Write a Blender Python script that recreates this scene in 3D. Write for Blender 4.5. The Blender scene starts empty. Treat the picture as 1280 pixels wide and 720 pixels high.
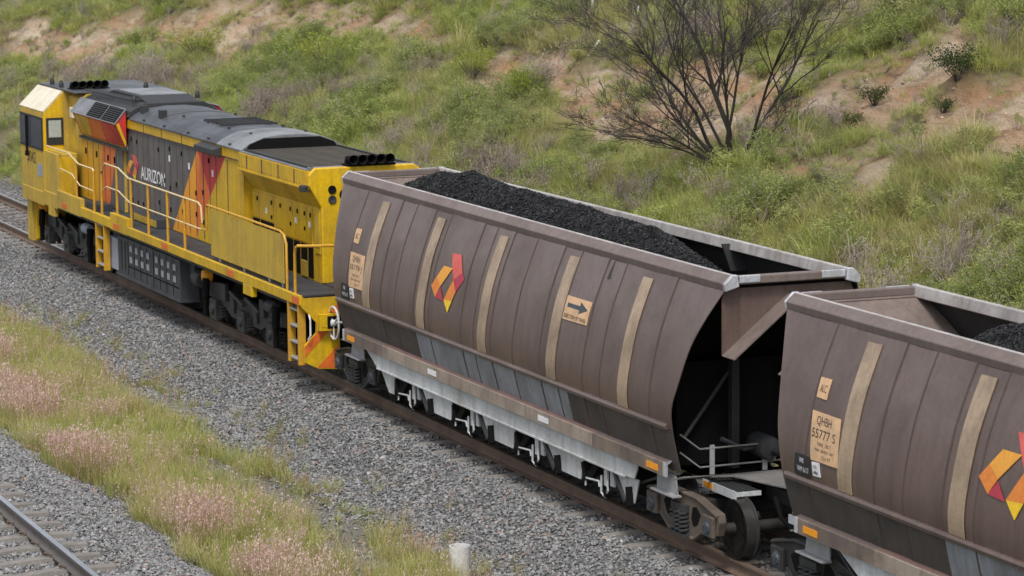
import bpy, bmesh, math, random
import numpy as np
from mathutils import Vector, Matrix, noise as mnoise
random.seed(7); rng = np.random.default_rng(7)
R = math.radians
scene = bpy.context.scene
col = scene.collection

# ------------------------------------------------------------------ camera
CAM = dict(c=(46.4058, -16.5785, 8.215), yaw=1.1909, pitch=.1358, roll=-.0098, f=3949.55)
def cam_axes():
    cy, sy = math.cos(CAM['yaw']), math.sin(CAM['yaw']); cp, sp = math.cos(CAM['pitch']), math.sin(CAM['pitch'])
    f = Vector((-sy*cp, cy*cp, -sp)); r = Vector((cy, sy, 0)); u = r.cross(f)
    cr, sr = math.cos(CAM['roll']), math.sin(CAM['roll'])
    return f, cr*r + sr*u, -sr*r + cr*u
CF, CR_, CU = cam_axes()
cd = bpy.data.cameras.new('camera'); cam = bpy.data.objects.new('camera', cd); col.objects.link(cam)
m3 = Matrix((CR_, CU, -CF)).transposed()
cam.matrix_world = Matrix.Translation(Vector(CAM['c'])) @ m3.to_4x4()
cd.sensor_width = 36; cd.lens = CAM['f']*36/1280; cd.clip_end = 3000; cd.clip_start = .5
cd.dof.use_dof = True; cd.dof.focus_distance = 44; cd.dof.aperture_fstop = 4.0
scene.camera = cam
C0 = np.array(CAM['c']); FV, RV, UV = np.array(CF), np.array(CR_), np.array(CU)
def in_view(P, margin=1.15):
    d = P - C0; z = d @ FV; u = CAM['f']*(d @ RV)/z; v = CAM['f']*(d @ UV)/z
    return (z > 5) & (np.abs(u) < 640*margin) & (np.abs(v) < 360*margin + 40)

# ------------------------------------------------------------------ light
w = bpy.data.worlds.new('World'); scene.world = w; w.use_nodes = True
nt = w.node_tree; nt.nodes.clear()
sky = nt.nodes.new('ShaderNodeTexSky'); sky.sky_type = 'NISHITA'; sky.sun_disc = False
SUN_EL, SUN_AZ = 58, 118         # azimuth measured from +Y clockwise (towards +X)
sky.sun_elevation = R(SUN_EL); sky.sun_rotation = R(SUN_AZ); sky.air_density = 1.0; sky.dust_density = 3.0
hs = nt.nodes.new('ShaderNodeHueSaturation'); hs.inputs['Saturation'].default_value = .35
bg = nt.nodes.new('ShaderNodeBackground'); bg.inputs['Strength'].default_value = .115
ow = nt.nodes.new('ShaderNodeOutputWorld')
nt.links.new(sky.outputs[0], hs.inputs['Color']); nt.links.new(hs.outputs[0], bg.inputs[0]); nt.links.new(bg.outputs[0], ow.inputs[0])
sl = bpy.data.lights.new('sun', 'SUN'); sl.energy = 1.5; sl.angle = R(14); sl.color = (1, .95, .88)
so = bpy.data.objects.new('sun', sl); col.objects.link(so)
sd = Vector((math.sin(R(SUN_AZ))*math.cos(R(SUN_EL)), math.cos(R(SUN_AZ))*math.cos(R(SUN_EL)), math.sin(R(SUN_EL))))
so.rotation_euler = sd.to_track_quat('Z', 'Y').to_euler()
scene.view_settings.view_transform = 'Standard'; scene.view_settings.look = 'None'
scene.view_settings.exposure = 0.85; scene.view_settings.gamma = 1
scene.render.engine = 'CYCLES'

# ------------------------------------------------------------------ materials
def nmat(name):
    m = bpy.data.materials.new(name); m.use_nodes = True
    t = m.node_tree; b = t.nodes['Principled BSDF']
    return m, t, b
def N(t, kind, **kw):
    n = t.nodes.new(kind)
    for k, v in kw.items():
        if k in n.inputs: n.inputs[k].default_value = v
        else: setattr(n, k, v)
    return n
def ramp(t, fac, stops):
    r = t.nodes.new('ShaderNodeValToRGB'); e = r.color_ramp.elements
    while len(e) < len(stops): e.new(.5)
    for i, (p, c) in enumerate(stops):
        e[i].position = p; e[i].color = (*c, 1) if len(c) == 3 else c
    t.links.new(fac, r.inputs[0]); return r
def mixc(t, fac, a, b, mode='MIX'):
    n = t.nodes.new('ShaderNodeMix'); n.data_type = 'RGBA'; n.blend_type = mode
    for s, v in ((n.inputs['Factor'], fac), (n.inputs[6], a), (n.inputs[7], b)):
        if isinstance(v, (int, float)): s.default_value = v
        elif isinstance(v, tuple): s.default_value = (*v, 1) if len(v) == 3 else v
        else: t.links.new(v, s)
    return n.outputs[2]
def mapping(t, coord='Object', scale=(1, 1, 1)):
    tc = t.nodes.new('ShaderNodeTexCoord'); mp = t.nodes.new('ShaderNodeMapping'); mp.inputs['Scale'].default_value = scale
    t.links.new(tc.outputs[coord], mp.inputs[0]); return mp.outputs[0]
def noise_fac(t, vec, scale, detail=4, rough=.6):
    n = N(t, 'ShaderNodeTexNoise', Scale=scale, Detail=detail, Roughness=rough); t.links.new(vec, n.inputs['Vector']); return n.outputs[0]
def paint(name, c, rough=.45, dirt=(.06, .05, .045), amount=.5, scale=1.5, streak=True, metallic=0, bump=.0, lo=.42, hi=.75, spec=.4):
    """painted / raw metal with grime patches and vertical run streaks"""
    m, t, b = nmat(name)
    v1 = mapping(t); f1 = noise_fac(t, v1, scale, 6, .65)
    r1 = ramp(t, f1, [(lo, (0, 0, 0)), (hi, (amount,)*3)])
    cc = mixc(t, r1.outputs[0], c, dirt)
    if streak:
        v2 = mapping(t, scale=(7, 7, .5)); f2 = noise_fac(t, v2, 1.3, 5, .6)
        r2 = ramp(t, f2, [(.45, (0, 0, 0)), (.8, (amount*.9,)*3)])
        cc = mixc(t, r2.outputs[0], cc, dirt)
    v3 = mapping(t); f3 = noise_fac(t, v3, 22, 3, .7)
    r3 = ramp(t, f3, [(.3, (.86,)*3), (.7, (1.1,)*3)])
    cc = mixc(t, 1.0, cc, r3.outputs[0], 'MULTIPLY')
    t.links.new(cc, b.inputs['Base Color'])
    b.inputs['Metallic'].default_value = metallic
    b.inputs['Specular IOR Level'].default_value = spec
    rr = ramp(t, f1, [(.3, (max(rough-.08, .05),)*3), (.8, (min(rough+.25, 1),)*3)]); t.links.new(rr.outputs[0], b.inputs['Roughness'])
    if bump:
        bp = N(t, 'ShaderNodeBump', Strength=bump, Distance=.02); t.links.new(f3, bp.inputs['Height']); t.links.new(bp.outputs[0], b.inputs['Normal'])
    return m
def flat(name, c, rough=.6, metallic=0, spec=.4):
    return paint(name, c, rough, tuple(x*.55 for x in c), .35, 6, False, metallic, spec=spec)

M = {}
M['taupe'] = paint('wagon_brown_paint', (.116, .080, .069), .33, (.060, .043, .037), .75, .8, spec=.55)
M['taupe_lit'] = paint('wagon_lit_paint', (.155, .122, .110), .42, (.09, .068, .06), .6, 2)  # wagon brown lightened to stand in for sky light on the rims
M['rim_skylit'] = paint('skylit_rim_edge', (.40, .38, .37), .4, (.17, .14, .13), .7, 2.5)  # sky brightness on the rim tops, put into the colour
M['seam'] = paint('seam_dust', (.082, .058, .051), .7, (.05, .037, .033), .6, 2)
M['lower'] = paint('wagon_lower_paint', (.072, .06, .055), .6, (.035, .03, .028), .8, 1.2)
M['galv'] = paint('bare_grey_sheet', (.25, .27, .30), .55, (.12, .115, .11), .8, 1.3)
M['sill'] = paint('dusty_sill', (.105, .082, .075), .6, (.21, .165, .125), .9, 1.1, lo=.45, hi=.62)
M['sill_pale'] = paint('dust_caked_sill', (.30, .25, .205), .75, (.13, .10, .085), .8, 1.6)
M['sill_top'] = paint('rusty_sill_top', (.17, .105, .09), .75, (.10, .075, .07), .8, 1.4, False)
M['white'] = paint('white_grey_paint', (.50, .53, .55), .5, (.21, .19, .17), .75, 1.3)
M['white_bright'] = paint('chipped_white_paint', (.66, .68, .70), .5, (.25, .23, .22), .5, 3)
M['stripe'] = paint('tan_reflective_tape', (.34, .255, .175), .4, (.15, .112, .085), .75, 2.0)
M['sticker'] = paint('orange_cream_decal', (.60, .385, .215), .5, (.34, .24, .16), .7, 3.5)
M['sticker_white'] = flat('white_decal', (.7, .7, .72), .5)
M['amber'] = flat('amber_reflector', (.80, .31, .02), .3)
M['black_paint'] = flat('black_lettering', (.02, .02, .022), .5)
M['blue_black'] = flat('slate_arrow', (.05, .065, .08), .5)
M['white_letter'] = flat('white_lettering', (.75, .76, .78), .5)
M['scrape'] = paint('scraped_steel', (.50, .52, .56), .35, (.2, .17, .16), .6, 8, metallic=.3)
M['loco_bogie'] = paint('loco_bogie_grey', (.022, .024, .027), .55, (.05, .047, .042), .7, 2.2)
M['black'] = paint('grimy_shade_black_steel', (.006, .006, .0065), .8, (.012, .011, .010), .6, 3, spec=.08)  # black steel, deepened to paint in the shade under and between the vehicles
M['dark'] = paint('dark_grey_steel', (.034, .036, .039), .55, (.024, .023, .023), .6, 2.4)
M['bogie'] = paint('brown_dusty_cast_iron', (.07, .055, .045), .75, (.15, .115, .085), .7, 2.2, False, bump=.3)
M['bogie_dark'] = paint('oily_cast_iron', (.016, .016, .016), .6, (.045, .04, .035), .6, 2.5, False)
M['wheel'] = paint('wheel_steel', (.008, .008, .008), .5, (.016, .014, .013), .6, 3, False, spec=.12)
M['deck'] = paint('worn_grey_deck', (.19, .185, .18), .7, (.07, .065, .06), .8, 2.2, False)
M['tread'] = paint('tread_steel', (.05, .048, .046), .4, (.09, .08, .075), .5, 5, False, metallic=.5)
M['cap'] = paint('axle_cap_paint', (.05, .062, .08), .5, (.02, .02, .02), .8, 9, False)
M['inside'] = paint('coal_blackened_sheet', (.018, .018, .019), .65, (.04, .036, .034), .6, 1.3)
M['inside_brown'] = paint('brown_inside_sheet', (.15, .115, .10), .6, (.06, .05, .045), .7, 1.3)
M['yellow'] = paint('loco_yellow', (.60, .375, .010), .36, (.24, .155, .03), .6, 1.2)
M['yellow_dirty'] = paint('loco_yellow_dusty', (.50, .335, .035), .48, (.21, .145, .05), .7, 1.1)
M['amber_y'] = paint('loco_amber', (.58, .30, .012), .42, (.33, .17, .03), .5, 1.5)
M['orange'] = paint('loco_orange', (.72, .30, .02), .42, (.40, .18, .03), .5, 1.5)
M['dorange'] = paint('loco_deep_orange', (.66, .145, .025), .42, (.35, .10, .03), .5, 1.5)
M['red'] = paint('loco_red', (.50, .028, .03), .42, (.24, .03, .03), .5, 1.5)
M['grey'] = paint('loco_grey', (.115, .108, .108), .5, (.06, .055, .053), .7, 1.6)
M['roof'] = paint('roof_slate_paint', (.062, .067, .077), .42, (.03, .03, .032), .75, 1.0, False)
M['roof_dark'] = paint('soot_black_roof', (.022, .023, .025), .5, (.05, .05, .052), .7, 2, False)
M['roof_light'] = paint('pale_gloss_roof', (.17, .177, .19), .34, (.06, .06, .064), .75, 1.6, False)  # pale roof parts; also paints the gloss on the rear hood roof section
M['mesh_roof'] = paint('dusty_screen', (.115, .095, .068), .8, (.045, .038, .03), .6, 2, False, bump=.5)
M['cream'] = paint('sun_bleached_cream', (.66, .62, .50), .5, (.42, .36, .24), .6, 2.0)
M['rail_paint'] = paint('handrail_cream', (.60, .49, .28), .4, (.42, .27, .06), .6, 4, False)  # horizontal rails painted cream for the light falling on them from above
M['post_paint'] = paint('handrail_amber', (.50, .27, .02), .45, (.26, .14, .03), .6, 4, False)
M['glass'] = flat('dark_glass', (.03, .035, .05), .08, spec=.8)
M['glass_pale'] = flat('pale_cab_glass', (.34, .38, .36), .2, spec=.6)  # pale pane in the cab's rear-facing windows
M['tank'] = paint('battery_box_grey', (.046, .051, .06), .5, (.022, .022, .024), .6, 2)
M['tank_pale'] = paint('pale_blue_box', (.27, .31, .38), .5, (.14, .15, .17), .5, 2)
M['vent_grey'] = flat('vent_plate_grey', (.28, .28, .29), .6)
M['walk'] = paint('walkway_plate', (.036, .038, .044), .7, (.02, .02, .02), .6, 2, False)
M['rail_rust'] = paint('rusty_rail', (.135, .092, .066), .75, (.075, .052, .04), .8, 3, False, bump=.2)
M['rail_grey'] = paint('weathered_rail', (.15, .14, .135), .5, (.10, .075, .06), .8, 3, False, metallic=.4)
M['rail_top'] = paint('bright_rail_head', (.52, .53, .55), .3, (.42, .42, .43), .5, .6, False, 1)
M['rail_top_brown'] = paint('worn_rail_head', (.16, .12, .095), .5, (.08, .06, .045), .6, 4, False, metallic=.3)
M['concrete'] = paint('sleeper_concrete', (.34, .315, .28), .9, (.20, .175, .15), .8, 3, False, bump=.4)
M['concrete_dirty'] = paint('sleeper_concrete_dirty', (.20, .185, .17), .9, (.10, .09, .08), .8, 2.2, False, bump=.4)
M['pvc'] = paint('grey_pvc', (.58, .58, .57), .45, (.36, .34, .31), .6, 5)
M['bark'] = paint('dead_bark', (.022, .018, .016), .9, (.045, .037, .033), .7, 3, False)
M['twig'] = flat('dead_twig', (.058, .048, .044), .9)
M['post_white'] = flat('weathered_white_post', (.55, .54, .52), .8)
M['blue'] = flat('blue_tape', (.05, .2, .5), .5)

# ------------------------------------------------------------------ mesh builder
class MB:
    def __init__(s): s.v = []; s.f = []; s.m = []
    def add(s, vs, fs, m=0):
        o = len(s.v); s.v += [tuple(p) for p in vs]; s.f += [tuple(i+o for i in f) for f in fs]; s.m += [m]*len(fs); return s
    def box(s, x0, x1, y0, y1, z0, z1, m=0):
        vs = [(x, y, z) for x in (x0, x1) for y in (y0, y1) for z in (z0, z1)]
        return s.add(vs, [(0, 1, 3, 2), (4, 6, 7, 5), (0, 4, 5, 1), (2, 3, 7, 6), (0, 2, 6, 4), (1, 5, 7, 3)], m)
    def obox(s, c, ax, ay, az, hx, hy, hz, m=0):
        c, ax, ay, az = (Vector(q) for q in (c, ax, ay, az))
        vs = [c + ax*hx*i + ay*hy*j + az*hz*k for i in (-1, 1) for j in (-1, 1) for k in (-1, 1)]
        return s.add(vs, [(0, 1, 3, 2), (4, 6, 7, 5), (0, 4, 5, 1), (2, 3, 7, 6), (0, 2, 6, 4), (1, 5, 7, 3)], m)
    def prism(s, poly, axis, a, b, m=0, caps=True):
        """extrude 2D polygon along axis: 'x' -> (y,z), 'y' -> (x,z), 'z' -> (x,y)"""
        def P(p, t):
            return {'x': (t, p[0], p[1]), 'y': (p[0], t, p[1]), 'z': (p[0], p[1], t)}[axis]
        n = len(poly); vs = [P(p, a) for p in poly] + [P(p, b) for p in poly]
        fs = [(i, (i+1) % n, n+(i+1) % n, n+i) for i in range(n)]
        if caps: fs += [tuple(range(n))[::-1], tuple(range(n, 2*n))]
        return s.add(vs, fs, m)
    def tube(s, pts, r, n=8, m=0, caps=True, closed=False):
        pts = [Vector(p) for p in pts]; rs = r if isinstance(r, (list, tuple)) else [r]*len(pts)
        vs = []; up = None
        for i, p in enumerate(pts):
            if closed: d = pts[(i+1) % len(pts)] - pts[i-1]
            else: d = pts[min(i+1, len(pts)-1)] - pts[max(i-1, 0)]
            if d.length < 1e-9: d = Vector((0, 0, 1))
            d.normalize()
            if up is None:
                up = Vector((0, 0, 1)) if abs(d.z) < .9 else Vector((1, 0, 0))
            a = d.cross(up)
            if a.length < 1e-4: a = d.cross(Vector((1, 0, 0)))
            a.normalize(); b = a.cross(d); up = b
            for k in range(n):
                t = 2*math.pi*k/n; vs.append(p + (a*math.cos(t) + b*math.sin(t))*rs[i])
        fs = []; L = len(pts)
        for i in range(L if closed else L-1):
            for k in range(n):
                j = (i+1) % L; fs.append((i*n+k, i*n+(k+1) % n, j*n+(k+1) % n, j*n+k))
        if caps and not closed: fs += [tuple(range(n))[::-1], tuple(range((L-1)*n, L*n))]
        return s.add(vs, fs, m)
    def lathe(s, prof, c, axis='y', n=24, m=0):
        """prof: list of (radius, t) along the axis, c = centre"""
        vs = []
        for r, t in prof:
            for k in range(n):
                a = 2*math.pi*k/n; p = r*math.cos(a), r*math.sin(a)
                q = {'y': (p[0], t, p[1]), 'x': (t, p[0], p[1]), 'z': (p[0], p[1], t)}[axis]
                vs.append((c[0]+q[0], c[1]+q[1], c[2]+q[2]))
        L = len(prof); fs = [(i*n+k, i*n+(k+1) % n, (i+1)*n+(k+1) % n, (i+1)*n+k) for i in range(L-1) for k in range(n)]
        if prof[0][0] > 1e-6: fs.append(tuple(range(n))[::-1])
        if prof[-1][0] > 1e-6: fs.append(tuple(range((L-1)*n, L*n)))
        return s.add(vs, fs, m)
    def quad(s, a, b, c, d, m=0): return s.add([a, b, c, d], [(0, 1, 2, 3)], m)
    def mirror_y(s):
        o = MB(); o.v = s.v + [(x, -y, z) for x, y, z in s.v]; n = len(s.v)
        o.f = s.f + [tuple(i+n for i in f[::-1]) for f in s.f]; o.m = s.m*2; return o
    def mirror_x(s, cx):
        o = MB(); o.v = [(2*cx-x, y, z) for x, y, z in s.v]; o.f = [f[::-1] for f in s.f]; o.m = list(s.m); return o
    def build(s, name, mats, parent=None, bevel=0, smooth=False, seg=2):
        me = bpy.data.meshes.new(name)
        og = Vector(parent_origin(parent)) if parent else Vector((0, 0, 0))
        me.from_pydata([tuple(Vector(p)-og) for p in s.v], [], s.f)
        for mm in (mats if isinstance(mats, (list, tuple)) else [mats]): me.materials.append(M[mm] if isinstance(mm, str) else mm)
        me.polygons.foreach_set('material_index', s.m)
        bm = bmesh.new(); bm.from_mesh(me); bmesh.ops.recalc_face_normals(bm, faces=bm.faces); bm.to_mesh(me); bm.free()
        o = bpy.data.objects.new(name, me); col.objects.link(o); o.parent = parent
        if smooth:
            me.polygons.foreach_set('use_smooth', [True]*len(me.polygons)); me.set_sharp_from_angle(angle=R(35))
        if bevel:
            b = o.modifiers.new('bevel', 'BEVEL'); b.width = bevel; b.segments = seg; b.limit_method = 'ANGLE'; b.angle_limit = R(40)
            b.harden_normals = True
        return o
def build_split(mb, name, mats, parent=None, bevel=0, smooth=False):
    """one object per connected piece"""
    par = list(range(len(mb.v)))
    def find(a):
        while par[a] != a: par[a] = par[par[a]]; a = par[a]
        return a
    for f in mb.f:
        a = find(f[0])
        for i in f[1:]: par[find(i)] = a
    groups = {}
    for f, m_ in zip(mb.f, mb.m): groups.setdefault(find(f[0]), []).append((f, m_))
    out = []
    for g in groups.values():
        q = MB(); mp = {}
        for f, m_ in g:
            for i in f:
                if i not in mp: mp[i] = len(q.v); q.v.append(mb.v[i])
            q.f.append(tuple(mp[i] for i in f)); q.m.append(m_)
        out.append(q.build(name, mats, parent, bevel, smooth))
    return out
ORIGIN = {}
def parent_origin(p):
    while p is not None:
        if p.name in ORIGIN: return ORIGIN[p.name]
        p = p.parent
    return (0, 0, 0)
def thing(name, label, cat, loc=(0, 0, 0), group=None, kind=None):
    o = bpy.data.objects.new(name, None); col.objects.link(o); o.location = loc; ORIGIN[o.name] = loc
    o.empty_display_size = .3
    o['label'] = label; o['category'] = cat
    if group: o['group'] = group
    if kind: o['kind'] = kind
    return o
def tag(o, label=None, cat=None, group=None, kind=None):
    for k, v in (('label', label), ('category', cat), ('group', group), ('kind', kind)):
        if v: o[k] = v
    return o
def copy_tree(o, parent=None):
    c = o.copy(); col.objects.link(c); c.parent = parent
    for ch in [x for x in all_children.get(o.name, [])]: copy_tree(ch, c)
    return c
all_children = {}
def index_children():
    all_children.clear()
    for o in col.objects:
        if o.parent: all_children.setdefault(o.parent.name, []).append(o)
_txt = {}
def text_geo(body):
    """flat text outline as (verts in unit box, faces); width normalised by real aspect: height 1"""
    if body in _txt: return _txt[body]
    cu = bpy.data.curves.new('text', 'FONT'); cu.body = body; cu.resolution_u = 3; cu.offset = .012 if body in ('AURIZON', 'DIRECTION OF TRAVEL') else 0
    ob = bpy.data.objects.new('text', cu); col.objects.link(ob)
    bpy.context.view_layer.update()
    me = bpy.data.meshes.new_from_object(ob.evaluated_get(bpy.context.evaluated_depsgraph_get()))
    vs = [tuple(v.co) for v in me.vertices]; fs = [tuple(p.vertices) for p in me.polygons]
    bpy.data.objects.remove(ob); bpy.data.curves.remove(cu); bpy.data.meshes.remove(me)
    xs = [v[0] for v in vs]; ys = [v[1] for v in vs]
    x0, x1, y0, y1 = min(xs), max(xs), min(ys), max(ys)
    vs = [((v[0]-x0)/(x1-x0), (v[1]-y0)/(y1-y0)) for v in vs]
    _txt[body] = (vs, fs); return vs, fs

# ------------------------------------------------------------------ coal wagon
L = 13.73; PITCH = 15.25
PR = [(.95, 1.10, .74), (1.1, 1.15, .72), (1.5, 1.245, .69), (1.75, 1.27, .66), (2.05, 1.235, .55), (2.5, 1.136, .42), (2.84, 1.02, .26), (3.2, .872, .05), (3.32, .815, .01)]
ZS = [a for a, b, c in PR]; WS = [b for a, b, c in PR]; DS = [c for a, b, c in PR]
def smooth_interp(z, ys):
    # Catmull-Rom through the profile
    i = max(0, min(len(ZS)-2, next((k for k in range(len(ZS)-1) if z <= ZS[k+1]), len(ZS)-2)))
    z0, z1 = ZS[i], ZS[i+1]; t = (z-z0)/(z1-z0); t = max(0, min(1, t))
    def sl(k):
        a, b = max(0, k-1), min(len(ZS)-1, k+1); return (ys[b]-ys[a])/(ZS[b]-ZS[a])
    h = z1-z0; a, b = ys[i], ys[i+1]; ma, mb = sl(i)*h, sl(i+1)*h
    return (2*t**3-3*t*t+1)*a + (t**3-2*t*t+t)*ma + (-2*t**3+3*t*t)*b + (t**3-t*t)*mb
W_ = lambda z: smooth_interp(z, WS)
D_ = lambda z: smooth_interp(z, DS)
def on_side(x, z, off=0): return (x, -(W_(z)+off), z)
def side_patch(mb, poly_or_rect, off, m=0, thick=.004, nz=8):
    """patch following the curved side; rect = (xTL,zT,xTR,zT2,xBR,zB,xBL)"""
    (ax, az), (bx, bz), (cx, cz), (dx, dz) = poly_or_rect   # TL TR BR BL
    rows = []
    for i in range(nz+1):
        t = i/nz
        l = (ax+(dx-ax)*t, az+(dz-az)*t); r = (bx+(cx-bx)*t, bz+(cz-bz)*t); rows.append((l, r))
    vs = []; fs = []
    for l, r in rows:
        vs += [on_side(*l, off+thick), on_side(*r, off+thick), on_side(*l, off-.004), on_side(*r, off-.004)]
    for i in range(nz):
        a, b = 4*i, 4*i+4
        fs += [(a, b, b+1, a+1), (a, a+2, b+2, b), (a+1, b+1, b+3, a+3)]
    fs += [(0, 1, 3, 2), (4*nz, 4*nz+2, 4*nz+3, 4*nz+1)]
    mb.add(vs, fs, m)
def side_poly(mb, poly, off, m=0):
    """polygon decal split in horizontal bands so that it follows the curve"""
    bm = bmesh.new(); vs = [bm.verts.new((x, 0, z)) for x, z in poly]; bm.faces.new(vs)
    z0, z1 = min(p[1] for p in poly), max(p[1] for p in poly); k = max(2, int((z1-z0)/.08))
    for i in range(1, k):
        bmesh.ops.bisect_plane(bm, geom=bm.verts[:]+bm.edges[:]+bm.faces[:], plane_co=(0, 0, z0+(z1-z0)*i/k), plane_no=(0, 0, 1))
    bm.verts.index_update()
    mb.add([on_side(v.co.x, v.co.z, off) for v in bm.verts], [tuple(v.index for v in f.verts) for f in bm.faces], m); bm.free()
def side_text(mb, body, x0, x1, z0, z1, off, m=0, shear=0):
    vs, fs = text_geo(body)
    P = []
    for u, v in vs:
        z = z0+(z1-z0)*v; P.append(on_side(x0+(x1-x0)*u - shear*(z-z0), z, off))
    mb.add(P, fs, m)
SEAMS = [1.285, 2.82, 3.44, 4.22, 4.86, 6.13, 6.62, 7.25, 8.05, 8.98, 9.548, 10.40, 10.95, 12.44]
STRIPES = [(2.035, 2.34), (4.37, 4.675), (6.785, 7.08), (9.235, 9.53), (11.52, 11.80)]
LOGO = [('orange_pale', [(5.0, 2.36), (5.172, 2.526), (5.523, 2.53), (5.195, 2.24)], 'amber_l'),
        ('orange', [(4.846, 2.213), (5.0, 2.36), (5.195, 2.24), (5.059, 2.074)], 'dorange_l'),
        ('crimson', [(5.059, 2.074), (5.205, 2.225), (5.393, 2.058)], 'crimson_l'),
        ('red', [(5.342, 2.72), (5.69, 2.735), (5.91, 2.51), (5.63, 2.385)], 'red_l'),
        ('purple', [(5.91, 2.51), (6.035, 2.438), (5.80, 2.23), (5.63, 2.385)], 'crimson_l'),
        ('orange', [(5.63, 2.385), (5.80, 2.23), (5.715, 2.10), (5.40, 2.08)], 'dorange_l'),
        ('yellow', [(5.40, 2.08), (5.715, 2.10), (5.605, 1.92)], 'yellow_l')]
M['amber_l'] = flat('logo_amber', (.68, .31, .045), .5); M['dorange_l'] = flat('logo_orange', (.62, .20, .035), .5)
M['crimson_l'] = flat('logo_crimson', (.36, .035, .06), .5); M['red_l'] = flat('logo_red', (.55, .10, .085), .5)
M['yellow_l'] = flat('logo_yellow', (.70, .45, .02), .5)
LM = ['amber_l', 'dorange_l', 'crimson_l', 'red_l', 'yellow_l']

def wagon_text(parent, num):
    mb = MB()
    sh = .235
    side_text(mb, 'QHBH', 1.46, 1.79, 2.155, 2.26, .0150, shear=sh*.6)
    side_text(mb, num, 1.39, 1.92, 2.03, 2.125, .0150, shear=sh*.6)
    side_text(mb, 'TARE', 1.53, 1.67, 1.955, 1.99, .0150); side_text(mb, '20.7', 1.72, 1.84, 1.955, 1.993, .0150)
    side_text(mb, 'MAX GROSS 106T', 1.50, 1.93, 1.895, 1.925, .0150)
    side_text(mb, 'CU 97', 1.66, 1.86, 1.825, 1.86, .0150)
    return mb.build('number_text', 'black_paint', parent)

def make_bogie(root, cx, front):
    """three-piece bogie; parts below it are sub-parts"""
    b = MB(); b.box(cx-.17, cx+.17, -.86, .86, .40, .60); b.box(cx-.4, cx+.4, -.3, .3, .602, .80)
    bo = b.build('bogie', 'bogie_dark', root, .015)
    mat = 'bogie' if not front else 'bogie_dark'
    for sy in (-1, 1):
        f = MB()
        out = [(-1.02, .50), (-.98, .60), (-.72, .64), (-.42, .70), (.42, .70), (.72, .64), (.98, .60), (1.02, .50), (.96, .33), (.62, .33), (.34, .17), (-.34, .17), (-.62, .33), (-.96, .33)]
        f.prism([(cx+x, z) for x, z in out], 'y', sy*.90, sy*1.0)
        for s in (-1, 1):
            f.box(cx+s*.785-.15, cx+s*.785+.15, sy*1.001, sy*1.05, .30, .55)
            # raised edge ribs
            f.tube([(cx+s*.99, sy*1.0, .57), (cx+s*.7, sy*1.0, .63), (cx+s*.42, sy*1.0, .685), (cx, sy*1.0, .69)], .028, 6)
            f.tube([(cx+s*.62, sy*1.0, .34), (cx+s*.33, sy*1.0, .18), (cx, sy*1.0, .175)], .028, 6)
        sf = f.build('side_frame', mat, bo, .012)
        for s in (-1, 1):
            h = MB(); hole = [(.26, .42), (.30, .56), (.40, .58), (.52, .50), (.42, .36), (.32, .33)]
            h.prism([(cx+s*x, z) for x, z in hole], 'y', sy*1.0, sy*1.006); h.build('window_opening', 'black', bo)
            c = MB(); c.lathe([(.0, sy*1.075), (.06, sy*1.075), (.07, sy*1.07), (.075, sy*1.055), (.10, sy*1.052), (.10, sy*1.0)], (cx+s*.785, 0, .41), 'y', 16)
            for k in range(3):
                a = k*2.09+.5; c.lathe([(.0, sy*1.085), (.016, sy*1.085), (.016, sy*1.07)], (cx+s*.785+.05*math.cos(a), 0, .41+.05*math.sin(a)), 'y', 6)
            c.build('axle_cap', 'cap', bo, smooth=True)
        # spring nest
        s_ = MB(); s_.box(cx-.24, cx+.24, sy*.93, sy*1.07, .175, .21); s_.box(cx-.2, cx+.2, sy*.9, sy*1.06, .47, .56)
        for k, dx in enumerate((-.13, 0.0, .13)):
            pts = [(cx+dx+.062*math.cos(t), sy*1.035+.055*math.sin(t), .21+.26*t/(2*math.pi*5)) for t in np.linspace(0, 2*math.pi*5, 51)]
            s_.tube(pts, .016, 5)
        s_.build('spring_nest', 'dark', bo)
        for s in (-1, 1):
            wl = MB(); y0 = sy*.70; y1 = sy*.575; yf = sy*.545
            wl.lathe([(0, y0-sy*.01), (.10, y0-sy*.005), (.11, y0-sy*.045), (.25, y0-sy*.055), (.315, y0-sy*.02), (.322, y0)], (cx+s*.785, 0, .36), 'y', 40)
            wl.lathe([(.322, y0), (.355, y0)], (cx+s*.785, 0, .36), 'y', 40)
            wl.lathe([(.355, y0), (.358, y1), (.385, y1-sy*.01), (.385, yf), (.27, yf), (.0, yf+sy*.03)], (cx+s*.785, 0, .36), 'y', 40, 1)
            wl.build('wheel', ['wheel', 'tread'], bo, smooth=True)
    ax = MB()
    for s in (-1, 1): ax.tube([(cx+s*.785, -.95, .37), (cx+s*.785, .95, .37)], .075, 12)
    ax.build('axle', 'bogie_dark', bo, smooth=True)
    return bo

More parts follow.
